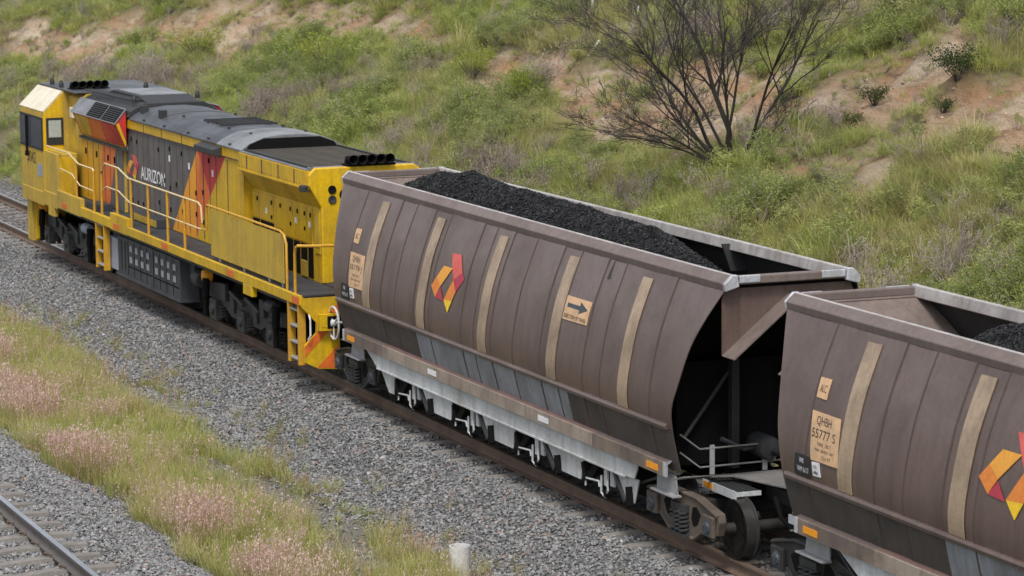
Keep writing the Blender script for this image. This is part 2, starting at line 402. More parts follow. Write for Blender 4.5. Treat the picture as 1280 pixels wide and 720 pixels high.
def make_wagon(label):
    root = thing('coal_wagon', label, 'coal wagon', (L/2, 0, 0), 'coal wagons behind the locomotive')
    # --- side sheets (one part per side), slightly lapped panels and dark seams
    zs = [.95, 1.03, 1.1, 1.2, 1.3, 1.4, 1.5] + list(np.linspace(1.6, 3.32, 24))
    for sy in (-1, 1):
        mb = MB(); xs = [None] + SEAMS + [None]
        for k in range(len(xs)-1):
            cols = 3
            def X(z, u):
                a = D_(z) if xs[k] is None else xs[k]
                b = L-D_(z) if xs[k+1] is None else xs[k+1]
                return a+(b-a)*u
            n = cols+1; vs = []; fs = []
            for lay, o in ((0, .004 if k % 2 else 0), (1, -.012)):
                for z in zs:
                    for c in range(n):
                        u = c/cols; bow = .006*math.sin(math.pi*u)
                        vs.append((X(z, u), sy*(W_(z)+o-(0 if lay else bow)), z))
            rows = len(zs); half = rows*n
            for r in range(rows-1):
                for c in range(cols):
                    a = r*n+c; fs.append((a, a+1, a+n+1, a+n)); fs.append((half+a, half+a+n, half+a+n+1, half+a+1))
                fs.append((r*n, (r+1)*n, half+(r+1)*n, half+r*n)); fs.append((r*n+cols, half+r*n+cols, half+(r+1)*n+cols, (r+1)*n+cols))
            for c in range(cols):
                a = c; fs.append((a, half+a, half+a+1, a+1)); a = (rows-1)*n+c; fs.append((a, a+1, half+a+1, half+a))
            fm = []
            st = len(mb.f); mb.add(vs, fs, 0)
            for q in range(st, len(mb.f)):
                zc = sum(mb.v[i][2] for i in mb.f[q])/len(mb.f[q]); xc = sum(mb.v[i][0] for i in mb.f[q])/len(mb.f[q])
                ins = all(abs(abs(mb.v[i][1])-(W_(mb.v[i][2])-.012)) < 1e-4 for i in mb.f[q])
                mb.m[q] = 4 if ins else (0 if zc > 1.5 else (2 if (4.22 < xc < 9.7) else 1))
        for x in SEAMS:      # butt straps
            vs = []; fs = []
            for z in zs: vs += [(x-.013, sy*(W_(z)-.003), z), (x-.013, sy*(W_(z)+.009), z), (x+.013, sy*(W_(z)+.009), z), (x+.013, sy*(W_(z)-.003), z)]
            for r in range(len(zs)-1):
                for c in range(3): fs.append((4*r+c, 4*r+c+1, 4*r+c+5, 4*r+c+4))
            mb.add(vs, fs, 3)
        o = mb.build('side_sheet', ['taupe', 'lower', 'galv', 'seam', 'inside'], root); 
        o.data.polygons.foreach_set('use_smooth', [True]*len(o.data.polygons)); o.data.set_sharp_from_angle(angle=R(30))
    # --- top rims
    for sy in (-1, 1):
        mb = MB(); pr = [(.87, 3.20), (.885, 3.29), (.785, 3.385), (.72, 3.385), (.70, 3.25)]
        mb.prism([(sy*a, b) for a, b in pr], 'x', .0, L); mb.m[2] = 1  # top face painted pale for the bright sky above it
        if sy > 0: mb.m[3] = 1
        mb.build('top_rim', ['taupe_lit', 'rim_skylit'], root, .012)
        sc = MB()
        for x0, x1 in ((-.006, .05), (L-.06, L+.006)):
            sc.prism([(sy*(a+.005 if a > .75 else a-.004), b+(.005 if b > 3.3 else -.002)) for a, b in pr], 'x', x0, x1)
        build_split(sc, 'scraped_rim_end', 'scrape', root, .012)
    # --- longitudinal rib
    for sy in (-1, 1):
        mb = MB(); mb.prism([(sy*1.21, 1.475), (sy*1.285, 1.475), (sy*1.298, 1.52), (sy*1.285, 1.55), (sy*1.23, 1.55)], 'x', .80, L-.80)
        mb.build('side_rib', 'taupe', root, .012)
    # --- slope sheets, end beams, end plates
    for e in (0, 1):
        X = (lambda x: x) if e == 0 else (lambda x: L-x)
        mb = MB()
        zz = np.linspace(3.32, 1.35, 12); sx = lambda z: .05 + (3.32-z)*1.28
        vs = []; fs = []
        for z in zz:
            for s in (-1, 1): vs.append((X(sx(z)), s*(W_(z)-.02), z))
        for i in range(11): fs.append((2*i, 2*i+1, 2*i+3, 2*i+2))
        mb.add(vs, fs, 0); n = len(vs)
        mb.add([(X(sx(z)-.03*(1)), y, zc-.02) for (x, y, zc), z in zip(vs, np.repeat(zz, 2))], fs, 1)
        mb.build('slope_sheet', ['inside_brown' if e == 0 else 'inside', 'black'], root)
        mb = MB(); mb.box(X(.01), X(.11), -.70, .70, 3.27, 3.375); mb.build('end_beam', 'taupe_lit', root, .02)
        for ya, yb in ((-.69, -.42), (.38, .69)):
            mb = MB(); mb.box(X(.005), X(.03), ya, yb, 3.29, 3.379); mb.build('scraped_beam_patch', 'scrape', root, .01)
        # end plate with an inverted V cut out below
        mb = MB()
        mb.prism([(-.80, 3.262), (.80, 3.262), (.86, 3.1), (.86, 2.44), (0.0, 3.13), (-.86, 2.44), (-.86, 3.1)], 'x', X(.125), X(.14))
        mb.build('end_plate', 'taupe', root)
        for s in (-1, 1):
            mb = MB(); d = Vector((0, -s*.86, .69)).normalized(); nrm = Vector((0, d.z, -d.y))
            c = Vector((X(-.035), s*.43, 2.785))-Vector((0, 0, .011))
            mb.obox(c, (1, 0, 0), d, nrm, .16, .55, .008); mb.build('plate_flange', 'taupe_lit', root)
        # end frame: posts, floor platform, inner bulkhead, hand rails, brake pipes
        mb = MB()
        mb.box(X(1.2), X(1.26), -.95, .95, .95, 2.2); mb.build('end_bulkhead', 'black', root)
        mb = MB(); mb.box(X(1.02), X(1.12), -.30, -.20, .9, 2.6); mb.box(X(1.02), X(1.12), .50, .60, .9, 2.6)
        mb.tube([(X(1.1), -.9, 1.3), (X(1.15), -.25, 2.1)], .03, 6)
        build_split(mb, 'end_post', 'bogie_dark', root)
        mb = MB(); mb.prism([(X(.80), -1.212), (X(.80), 1.212), (X(.70), 1.0), (X(.68), .45), (X(-.35), .16), (X(-.35), -.16), (X(.68), -.45), (X(.9-.02), -1.0)], 'z', .868, .884)
        mb.build('end_platform', 'deck', root)
        mb = MB()
        for z in (.98, 1.2):
            mb.tube([(X(1.1), -.95, z+.15), (X(.86), -.80, z), (X(.86), .40, z+.01)], .012, 6)
        build_split(mb, 'end_railing', 'deck', root)
        mb = MB()
        for y in (-.64, .06): mb.box(X(.85), X(.87), y-.03, y+.03, .885, 1.24)
        build_split(mb, 'railing_post', 'vent_grey', root)
        sa, sb = (.16, 1.07) if e else (-.30, .62)
        mb = MB(); mb.box(X(sa), X(sb), -.655, -.34, .755, .79, 1); mb.box(X(sa-.005), X(sb), -.672, -.656, .70, .80, 0); mb.box(X(sa-.012), X(sa-.0005), -.655, -.34, .74, .795, 0)
        for k in range(5): mb.box(X(sa+.02), X(sb-.02), -.645+k*.06, -.61+k*.06, .791, .803, 1)
        mb.build('side_step', ['white', 'dark'], root)
        mb = MB(); mb.box(X(sb-.29), X(sb-.05), -.679, -.6725, .72, .785); mb.build('reflector', 'amber', root)
        # coupler + draft gear
        mb = MB(); mb.box(X(-.25), X(.6), -.11, .11, .62, .80); mb.prism([(X(-.78), -.12), (X(-.70), .16), (X(-.45), .16), (X(-.25), .09), (X(-.25), -.09), (X(-.45), -.20), (X(-.62), -.17)], 'z', .56, .86)
        mb.build('coupler', 'bogie_dark', root, .02)
        mb = MB()
        mb.tube([(X(-.1), -.28, .75), (X(-.3), -.30, .55), (X(-.6), -.26, .42), (X(-.76), -.2, .55)], .03, 8)
        mb.tube([(X(.75), .1, 1.1), (X(.5), .3, 1.05), (X(.2), .38, .95), (X(.0), .3, .88)], .022, 6)
        build_split(mb, 'brake_hose', 'black', root, smooth=True)
        mb = MB(); mb.lathe([(.0, -.25), (.13, -.22), (.15, -.18), (.15, .18), (.13, .22), (0, .25)], (X(1.0), .1, 1.15), 'x', 16)
        mb.tube([(X(.9), -.5, 1.3), (X(.9), -.2, 1.15), (X(.95), .4, 1.2)], .03, 6)
        mb.build('brake_cylinder', 'dark', root, smooth=True)
    mb = MB(); mb.box(.5, L-.5, -.28, .28, .62, .86); mb.build('centre_sill', 'black', root)
    for sy in (-1, 1):
        mb = MB(); mb.tube([(1.5, sy*1.0, .80), (2.0, sy*1.05, .60), (4.0, sy*1.06, .585), (9.6, sy*1.06, .585), (11.7, sy*1.05, .60), (12.3, sy*1.0, .80)], .018, 6); mb.build('brake_pipe', 'dark', root, smooth=True)
    # --- side sills
    for sy in (-1, 1):
        mb = MB()
        pr = [(1.10, 1.085), (1.215, 1.06), (1.222, 1.05), (1.222, .886), (1.19, .880), (1.19, 1.03)]
        X0 = .93
        for a, b, mm in ((X0, 2.75, 0), (2.75, 10.6, 1), (10.6, L-X0, 0)):
            vs = [(x, sy*q[0], q[1]) for x in (a, b) for q in pr]; n = len(pr)
            fs = []; ms = []
            for i in range(n):
                fs.append((i, (i+1) % n, n+(i+1) % n, n+i)); ms.append(2 if i == 0 and mm == 1 else (3 if i == 0 else mm))
            for f_, k_ in zip(fs, ms): mb.add([vs[i] for i in f_], [(0, 1, 2, 3)], k_)
        mb.prism([(sy*a, b) for a, b in pr], 'x', X0-.001, X0, 4); mb.prism([(sy*a, b) for a, b in pr], 'x', L-X0, L-X0+.001, 4)
        o = mb.build('side_sill', ['sill', 'sill_pale', 'sill_top', 'taupe_lit', 'scrape'], root)
        mb = MB()
        for x0, x1 in ((1.14, 1.47), (L-1.47, L-1.14)): mb.box(x0, x1, sy*1.2225, sy*1.228, .922, 1.0, 0)
        build_split(mb, 'sill_reflector', 'amber', root)
        mb = MB()
        for x0, x1 in ((4.68, 5.02), (8.82, 9.17)): mb.box(x0, x1, sy*1.2225, sy*1.227, .925, 1.0)
        build_split(mb, 'sill_decal', 'sticker_white', root)
        mb = MB()
        for x0, x1 in ((.925, 1.0), (L-1.0, L-.925)):
            mb.box(x0, x1, sy*1.215, sy*1.2275, .884, 1.062)
        build_split(mb, 'scraped_sill_end', 'scrape', root, .008)
        # white under-sill skirt with trapezoid plates
        mb = MB()
        mb.prism([(1.85, .878), (2.35, .66), (11.4, .66), (11.78, .68), (11.86, .80), (11.88, .878)], 'y', sy*1.17, sy*1.155)
        mb.prism([(sy*1.155, .665), (sy*1.185, .645), (sy*1.185, .665)], 'x', 2.35, 11.5)
        mb.build('skirt_band', 'white', root)
        mb = MB()
        for i, (a, b, c, d) in enumerate(((2.36, 2.98, 2.92, 2.72), (4.12, 5.38, 5.30, 4.50), (6.48, 7.74, 7.66, 6.84), (8.84, 10.1, 9.98, 9.24), (11.10, 11.80, 11.66, 11.46))):
            mb.prism([(a, .655), (b, .655), (c, .34), (d, .34)], 'y', sy*1.10, sy*1.12)
        build_split(mb, 'skirt_plate', 'white', root, .004)
        # discharge gear
        for gx in (3.72, 6.08, 8.44, 10.72):
            mb = MB(); y = sy*1.13
            mb.tube([(gx-.55, y, .30), (gx-.53, y, .40), (gx-.12, y, .43), (gx-.10, y, .36)], .014, 6, 0)
            mb.tube([(gx-.04, y, .52), (gx-.05, y, .30), (gx+.08, y, .26), (gx+.16, y, .36), (gx+.14, y, .50)], .015, 6, 0)
            mb.box(gx+.0, gx+.10, sy*1.09, sy*1.115, .40, .64, 0); mb.box(gx+.16, gx+.27, sy*1.07, sy*1.10, .42, .64, 0)
            mb.obox((gx-.36, y-sy*.03, .50), Vector((.8, 0, .6)), (0, 1, 0), Vector((-.6, 0, .8)), .22, .03, .055, 1)
            mb.obox((gx-.58, y, .48), Vector((.3, 0, -.95)), (0, 1, 0), Vector((.95, 0, .3)), .12, .025, .03, 1)
            mb.obox((gx+.52, y, .50), Vector((.75, 0, -.66)), (0, 1, 0), Vector((.66, 0, .75)), .26, .02, .03, 2)
            mb.obox((gx+.86, y+sy*.015, .42), Vector((-.2, 0, .97)), (0, 1, 0), Vector((.97, 0, .2)), .12, .03, .05, 1)
            mb.lathe([(.0, sy*1.15), (.05, sy*1.15), (.05, sy*1.08)], (gx+.80, 0, .32), 'y', 10, 1)
            mb.lathe([(.0, sy*1.15), (.045, sy*1.15), (.045, sy*1.08)], (gx+.1, 0, .31), 'y', 10, 1)
            mb.build('discharge_gear', ['white', 'black', 'dark'], root)
        mb = MB(); mb.box(2.2, 11.6, sy*.70, sy*.74, .30, .86); mb.build('hopper_void_board', 'black', root)  # upright black board painting the shade in the voids behind the skirt
        # bracket on the sill end over the bogie
        for s, bx in ((1, .98), (-1, L-.98)):
            mb = MB(); mb.prism([(bx-s*.02, .875), (bx+s*.50, .875), (bx+s*.50, .66), (bx-s*.08, .66)], 'y', sy*1.06, sy*1.08); mb.box(bx-s*.14, bx+s*.5, sy*1.05, sy*1.17, .64, .66)
            mb.build('sill_bracket', 'vent_grey', root)
    # stripes, decals
    for k, (a, b) in enumerate(STRIPES):
        mb = MB(); side_patch(mb, ((a, 3.12), (b, 3.125), (b, 1.556), (a, 1.556)), .010, nz=24); o = mb.build('reflective_stripe', 'stripe', root)
    mb = MB(); side_patch(mb, ((1.31, 2.296), (1.953, 2.294), (2.03, 1.79), (1.42, 1.782)), .009); info = mb.build('number_panel', 'sticker', root)
    mb = MB(); side_patch(mb, ((1.322, 2.65), (1.561, 2.655), (1.558, 2.438), (1.331, 2.441)), .009); alc = mb.build('code_panel', 'sticker', root)
    mb = MB(); side_text(mb, 'ALC', 1.375, 1.515, 2.505, 2.585, .0150); mb.build('code_text', 'black_paint', alc)
    mb = MB(); side_patch(mb, ((1.452, 1.764), (1.615, 1.773), (1.637, 1.622), (1.47, 1.612)), .009); o = mb.build('barcode_label', 'sticker_white', root)
    mb = MB()
    for k in range(5): side_poly(mb, [(1.49+.02*k, 1.64), (1.505+.02*k, 1.64), (1.505+.02*k, 1.665+.01*(k % 3)), (1.49+.02*k, 1.665)], .0150)
    side_text(mb, 'RFID', 1.49, 1.57, 1.70, 1.735, .0150)
    mb.build('label_print', 'blue_black', o)
    mb = MB(); side_patch(mb, ((1.06, 1.80), (1.40, 1.80), (1.41, 1.565), (1.02, 1.565)), .009); o = mb.build('brake_test_patch', 'black_paint', root)
    mb = MB(); side_text(mb, 'WB', 1.16, 1.26, 1.71, 1.765, .0150); side_text(mb, 'WM 6/17', 1.10, 1.37, 1.61, 1.67, .0150); mb.build('chalk_text', 'white_letter', o)
    mb = MB(); side_patch(mb, ((9.566, 2.656), (10.344, 2.658), (10.336, 2.374), (9.567, 2.362)), .009); o = mb.build('direction_sign', 'sticker', root)
    mb = MB(); side_poly(mb, [(9.64, 2.575), (10.03, 2.575), (10.03, 2.625), (10.29, 2.55), (10.03, 2.475), (10.03, 2.525), (9.64, 2.525)], .0150); mb.build('direction_arrow', 'blue_black', o)
    mb = MB(); side_text(mb, 'DIRECTION OF TRAVEL', 9.60, 10.30, 2.39, 2.44, .0150); mb.build('direction_text', 'black_paint', o)
    mb = MB()
    for _, poly, mt in LOGO: side_poly(mb, poly, .0105, LM.index(mt))
    mb.build('company_logo', LM, root)
    # hand wheel at the front
    mb = MB(); c = Vector((-.16, -1.0, .99)); r = .255
    nx = Vector((1, 0, 0))
    P = lambda a, q: (c.x+q*math.cos(a), c.y, c.z+q*math.sin(a))
    mb.tube([P(2*math.pi*k/28, r) for k in range(28)], .017, 6, closed=True)
    for k in range(3): mb.tube([P(2*math.pi*k/3+.5, 0), P(2*math.pi*k/3+.5, r)], .013, 6)
    mb.tube([(c.x, c.y-.05, c.z), (c.x, c.y+.30, c.z)], .02, 8)
    mb.lathe([(0, -.05), (.05, -.04), (.05, .03), (0, .05)], tuple(c), 'y', 12)
    hw = mb.build('hand_wheel', 'white_bright', root, smooth=True)
    mb = MB(); mb.box(-.24, -.08, -.80, -.70, .86, 1.12); mb.box(-.24, .75, -.79, -.71, .80, .859); mb.build('hand_wheel_bracket', 'vent_grey', root, .01)
    # inside cross braces
    for x, zt in ((3.4, 3.2), (6.86, 3.2), (10.55, 3.33)):
        mb = MB(); mb.prism([(-.80, zt), (-.98, zt-.35), (-.90, zt-.35), (-.72, zt)], 'x', x-.02, x+.02); mb.prism([(.80, zt), (.98, zt-.35), (.72, zt-.35), (.60, zt)], 'x', x-.02, x+.02)
        build_split(mb, 'inner_brace', 'dark', root)
    make_bogie(root, .93, True); make_bogie(root, L-.93, False)
    return root, info, hw

# ------------------------------------------------------------------ coal
m, t, b = nmat('coal'); v = mapping(t); f = noise_fac(t, v, 9, 3, .6); r = ramp(t, f, [(.35, (.005, .005, .0055)), (.7, (.013, .0135, .015))])
t.links.new(r.outputs[0], b.inputs['Base Color']); b.inputs['Roughness'].default_value = .5; b.inputs['Specular IOR Level'].default_value = .32; M['coal'] = m
def rock_pts(n, seed, flatness=.7):
    rr = random.Random(seed); bm = bmesh.new()
    for _ in range(n):
        d = Vector((rr.gauss(0, 1), rr.gauss(0, 1), rr.gauss(0, 1))).normalized()*rr.uniform(.75, 1.1)
        d.x *= 1.15; d.z *= flatness; bm.verts.new(d*.5)
    h = bmesh.ops.convex_hull(bm, input=bm.verts[:])
    bmesh.ops.delete(bm, geom=[g for g in h['geom_interior'] if isinstance(g, bmesh.types.BMVert)], context='VERTS')
    bm.verts.index_update(); bm.verts.ensure_lookup_table()
    V = np.array([v.co for v in bm.verts]); Fs = []
    bmesh.ops.triangulate(bm, faces=bm.faces[:])
    for f_ in bm.faces: Fs.append([v.index for v in f_.verts])
    bm.free(); return V, np.array(Fs)
ROCKS = [rock_pts(11, 100+i, .65+.05*i) for i in range(6)]
def coal_heap(label, x0, x1, hfun, off):
    """one mesh: the heap surface plus thousands of lumps lying in it"""
    nx, ny = int((x1-x0)/.09), 22; V = []; F = []
    H = lambda x, y: hfun(x, y) + .05*mnoise.noise((x*1.7, y*1.7, 3)) + .03*mnoise.noise((x*6, y*6, 1))
    wid = lambda x: .74
    for i in range(nx+1):
        for j in range(ny+1):
            x = x0+(x1-x0)*i/nx; y = -wid(x)+2*wid(x)*j/ny; V.append((x-(x0+x1)/2, y, H(x, y)-2.5))
    for i in range(nx):
        for j in range(ny): a = i*(ny+1)+j; F.append((a, a+1, a+ny+2, a+ny+1))
    n = int((x1-x0)*1.5*2900); V = [np.array(V)]; nb = len(V[0]); Fl = []
    for k in range(n):
        x = random.uniform(x0, x1); y = random.uniform(-.76, .76); s = random.choice((.014, .016, .02, .024, .03, .042))*random.uniform(.8, 1.3)
        rv, rf = ROCKS[k % 6]; q = Matrix.Rotation(random.uniform(0, 6.28), 3, Vector((random.gauss(0, 1), random.gauss(0, 1), random.gauss(0, 1))).normalized())
        P = (rv*s) @ np.array(q).T + np.array((x-(x0+x1)/2, y, H(x, y)-2.5+s*.12)); V.append(P); Fl.append(rf+nb); nb += len(P)
    F += [tuple(f_) for f_ in np.concatenate(Fl).tolist()]
    me = bpy.data.meshes.new('coal_heap'); me.from_pydata(np.concatenate(V).tolist(), [], F); me.materials.append(M['coal'])
    o = bpy.data.objects.new('coal_heap', me); col.objects.link(o); o.location = ((x0+x1)/2+off, 0, 2.5)
    return tag(o, label, 'coal load', 'coal loads in the wagons')

# ------------------------------------------------------------------ locomotive
def make_loco():
    XR, XF = -.35, -19.05
    root = thing('diesel_locomotive', 'yellow and grey diesel locomotive with orange and red chevrons, coupled ahead of the wagons', 'locomotive', (-9.7, 0, 0))
    B = lambda *a, **k: MB()
    YB = 1.49
    # underframe
    mb = MB(); mb.box(XF+.25, XR-.02, -1.40, 1.40, 1.18, 1.40); mb.build('underframe', 'dark', root)
    for sy in (-1, 1):
        mb = MB(); y0, y1 = sy*1.40, sy*YB
        mb.box(-19.3, -17.36, y0, y1, 1.16, 1.45, 1); mb.box(-17.36, -16.25, y0, y1, 1.2, 1.50, 1); mb.box(-16.25, -14.30, y0, y1, 1.24, 1.60, 1); mb.box(-14.30, -12.0, y0, y1, 1.26, 1.44, 0)
        mb.box(-12.0, -10.79, y0, y1, 1.25, 1.57, 0); mb.box(-10.79, -.38, y0, y1, 1.26, 1.42, 0)
        mb.box(-17.0, -16.5, y0, y1, 1.02, 1.2, 1); mb.box(-3.4, -2.9, y0, y1, 1.08, 1.262, 0)
        mb.build('side_skirt', ['yellow', 'yellow_dirty'], root, .01)
        mb = MB()
        for x in (-15.6, -11.55, -8.15, -4.1): mb.box(x-.2, x+.2, sy*1.4905, sy*1.496, 1.29, 1.39)
        mb.box(-.75, -.38, sy*1.4905, sy*1.496, 1.275, 1.385)
        build_split(mb, 'skirt_reflector', 'dorange', root)
    mb = MB(); mb.box(-17.3, -.36, -1.44, 1.44, 1.402, 1.425); mb.build('walkway', 'walk', root)
    # cab --------------------------------------------------------
    cabp = [(-1.47, 1.43), (1.47, 1.43), (1.47, 3.10), (1.05, 3.52), (-1.05, 3.52), (-1.47, 3.10)]
    mb = MB(); mb.prism(cabp, 'x', -19.4, -17.3); cab = mb.build('cab', 'yellow_dirty', root, .03)
    mb = MB()
    for sy in (-1, 1):
        d = Vector((0, -sy*.42, .42)).normalized(); n = Vector((0, sy*d.z, abs(d.y)))
        mb = MB(); mb.obox(Vector((-18.36, sy*1.26, 3.31))+n*.006, (1, 0, 0), d, n, 1.05, .292, .008); mb.build('cab_roof_slope', 'cream', root)
    mb = MB(); mb.box(-19.38, -16.3, -1.04, 1.04, 3.521, 3.56); mb.build('cab_roof', 'roof', root, .015)
    mb = MB()
    for sy in (-1, 1):
        mb.box(-17.296, -17.29, sy*1.48, sy*1.06, 1.44, 2.99, 0); mb.prism([(sy*1.46, 2.99), (sy*1.06, 2.99), (sy*1.06, 3.46), (sy*1.44, 3.09)], 'x', -17.296, -17.29)
    build_split(mb, 'cab_rear_panel', 'yellow', root)
    for sy in (-1, 1):
        mb = MB(); mb.box(-19.37, -17.36, sy*1.471, sy*1.485, 2.29, 2.98); wd = mb.build('side_window', 'black_paint', root, .006)
        mb = MB()
        for x0, x1 in ((-19.32, -18.42), (-18.34, -17.42)): mb.box(x0, x1, sy*1.4855, sy*1.491, 2.34, 2.93)
        mb.build('pane', 'glass', wd)
        mb = MB(); mb.box(-17.289, -17.27, sy*1.06, sy*1.42, 2.42, 2.98); wd = mb.build('door_window', 'black_paint', root, .006)
        mb = MB(); mb.box(-17.2695, -17.262, sy*1.11, sy*1.37, 2.58, 2.93); mb.build('pane', 'glass_pale', wd)
        mb = MB(); mb.box(-17.36, -16.2, sy*1.05, sy*1.47, 1.44, 2.33); mb.build('nose_locker', 'yellow_dirty', root, .02)
        mb = MB(); mb.box(-16.199, -16.19, sy*1.07, sy*1.40, 1.50, 2.25); mb.build('locker_door', 'yellow', root, .004)
        mb = MB(); mb.box(-18.7, -18.66, sy*1.49, sy*1.53, 2.15, 2.95); mb.box(-18.73, -18.63, sy*1.485, sy*1.54, 2.1, 2.2); mb.build('window_mirror', 'black', root)
        mb = MB(); mb.box(-17.9, -17.5, sy*1.4705, sy*1.476, 1.75, 2.0); mb.build('cab_data_plate', 'tank_pale', root)
    mb = MB(); vs, fs = text_geo('5042'); mb.add([(-18.8+.75*u, -1.474, 1.98+.24*v_) for u, v_ in vs], fs); mb.build('road_number', 'black_paint', cab)
    mb = MB(); mb.prism([(-19.4, 1.43), (-19.9, 1.43), (-19.85, 2.2), (-19.4, 2.4)], 'y', -.9, .9); mb.build('nose', 'yellow_dirty', root, .05)
    mb = MB(); mb.box(-19.37, -18.95, -1.38, 1.38, .25, 1.2); mb.build('front_pilot', 'yellow_dirty', root, .02)
    mb = MB(); mb.box(-18.949, -18.9, -1.30, -.2, .3, 1.15); mb.box(-18.949, -18.9, .2, 1.30, .3, 1.15); build_split(mb, 'pilot_back', 'yellow', root, .01)
    # hood bodies -------------------------------------------------
    hb = .87
    mb = MB(); mb.prism([(-.93, 1.43), (.93, 1.43), (.93, 3.299), (-.93, 3.299)], 'x', -16.29, -13.0); mb.prism([(-.93, 1.43), (.93, 1.43), (.93, 3.42), (.78, 3.519), (-.78, 3.519), (-.93, 3.42)], 'x', -17.29, -16.291); mb.build('electrical_cabinet', 'yellow_dirty', root, .01)
    mb = MB(); mb.prism([(-hb+.01, 1.43), (hb-.01, 1.43), (hb-.01, 3.262), (.5, 3.38), (-.5, 3.38), (-hb+.01, 3.262)], 'x', -12.99, -5.26); mb.build('engine_hood', 'yellow', root)
    mb = MB(); mb.prism([(-.84, 3.276), (.84, 3.276), (.76, 3.375), (.5, 3.47), (-.5, 3.47), (-.76, 3.375)], 'x', -5.255, -5.243); mb.build('roof_end_screen', 'black', root)
    # livery sheets: convex-ish polygons in the hood side plane
    A, Bq, C, E, F = (-8.05, 3.08), (-9.80, 1.44), (-8.27, 1.44), (-7.28, 2.30), (-6.32, 3.08)
    polys = [([(-12.98, 1.44), Bq, A, (-12.98, 3.08)], 0), ([A, Bq, C], 1), ([A, C, E], 2), ([A, E, F], 3), ([F, E, C, (-5.25, 1.44), (-5.25, 3.08)], 4)]
    LV = ['grey', 'orange', 'dorange', 'red', 'yellow', 'seam', 'black', 'amber_y']
    for sy in (-1, 1):
        mb = MB()
        for poly, mi in polys: mb.prism(poly, 'y', sy*(hb-.01), sy*(hb+.004), mi)
        # seams and latches
        xs = [-12.55, -12.15, -11.75, -11.36, -11.0, -10.62, -10.23, -9.85, -9.42, -9.04, -8.62, -8.15, -7.7, -7.3, -6.9, -6.2]
        for i, x in enumerate(xs):
            wdt = .014 if i % 3 else .022
            mb.box(x-wdt, x+wdt, sy*(hb+.0045), sy*(hb+.008), 1.50, 3.04 if x < -5.8 else 2.95, 5)
            for z in (1.75, 2.25, 2.85):
                if random.random() < .38: zq = z+random.uniform(-.1, .1); mb.box(x-.04, x-.005, sy*(hb+.0085), sy*(hb+.025), zq, zq+.085, 6)
        mb.build('hood_doors', LV, root)
        mb = MB(); mb.box(-12.99, -5.25, sy*(hb-.01), sy*(hb+.025), 3.085, 3.26)
        mb.build('hood_top_band', 'yellow', root, .006)
        mb = MB()
        for x in (-11.6, -10.35, -9.0, -7.55, -6.6): mb.box(x-.012, x+.012, sy*(hb+.0255), sy*(hb+.032), 3.09, 3.25)
        mb.box(-12.99, -5.25, sy*(hb+.0255), sy*(hb+.034), 3.085, 3.10)
        build_split(mb, 'band_joint', 'seam', root)
        mb = MB()
        for x, z in ((-12.9, 2.7), (-9.9, 2.75), (-8.6, 2.72), (-7.1, 2.72)): mb.box(x-.05, x+.05, sy*(hb+.0085), sy*(hb+.012), z-.06, z+.06)
        build_split(mb, 'hood_label', 'sticker_white', root)
        mb = MB(); mb.prism([(sy*.90, 3.25), (sy*1.06, 3.20), (sy*1.06, 3.10), (sy*.90, 3.06)], 'x', -7.65, -6.45); mb.build('exhaust_vent', 'dark', root, .01)
        # front cabinet doors
        mb = MB(); y0, y1 = sy*.928, sy*.945
        pf = [([(-16.18, 1.44), (-14.9, 1.44), (-14.55, 2.66), (-16.18, 2.66)], 7), ([(-14.9, 1.44), (-14.1, 1.44), (-13.5, 2.66), (-14.55, 2.66)], 2), ([(-14.1, 1.44), (-13.0, 1.44), (-13.0, 2.66), (-13.5, 2.66)], 0)]
        for poly, mi in pf: mb.prism(poly, 'y', y0, y1, mi)
        for x in (-15.75, -15.3, -14.85, -14.4, -13.95, -13.5): mb.box(x-.014, x+.014, sy*.9455, sy*.949, 1.5, 2.62, 5)
        for x in (-15.85, -15.0, -14.1, -13.6): mb.box(x-.03, x+.03, sy*.9495, sy*.965, 2.35, 2.47, 6)
        mb.build('cabinet_doors', LV, root)
        # brake grid box: sloping louvres over a raked lower face
        mb = MB(); x0, x1 = -16.2, -12.75
        sect = [(.932, 3.44), (1.125, 3.20), (1.13, 3.17), (.955, 2.73), (.932, 2.73)]
        mb.prism([(sy*a, b_) for a, b_ in sect], 'x', x0, x1); gb = mb.build('grid_box', 'red', root)
        d = Vector((0, sy*.195, -.24)).normalized(); n = Vector((0, sy*.24, .195)).normalized(); cen = Vector((0, sy*1.036, 3.315))+n*.012
        mb = MB(); mb.obox(cen+Vector(((x0+x1)/2, 0, 0)), (1, 0, 0), d, n, (x1-x0)/2+.02, .185, .01, 0)
        mb.obox(cen+n*.012+Vector((-15.55, 0, 0)), (1, 0, 0), d, n, .5, .145, .004, 0)
        for xc in (-14.43, -13.3):
            mb.obox(cen+n*.0125+Vector((xc, 0, 0)), (1, 0, 0), d, n, .53, .165, .003, 1)
            for k in range(7): mb.obox(cen+n*.019+d*(-.132+.044*k)+Vector((xc, 0, 0)), (1, 0, 0), d, n, .49, .008, .004, 2)
        mb.build('louvre_panel', ['roof_light', 'black', 'roof_dark'], gb)
        d2 = Vector((0, sy*.175, .44)).normalized(); n2 = Vector((0, sy*.44, -.175)).normalized(); c2 = Vector((0, sy*1.0425, 2.95))+n2*.004
        mb = MB()
        def fp(x, k): return Vector((x, 0, 0))+c2+d2*k
        def fq(pts, mi, o=0): mb.add([fp(x, k)+n2*o for x, k in pts], [tuple(range(len(pts)))], mi)
        fq([(-16.1, -.215), (-15.3, -.215), (-15.0, .215), (-16.1, .215)], 4); fq([(-15.3, -.215), (-14.2, -.215), (-14.0, .215), (-15.0, .215)], 2); fq([(-14.2, -.215), (-13.7, -.215), (-13.3, .215), (-14.0, .215)], 3)
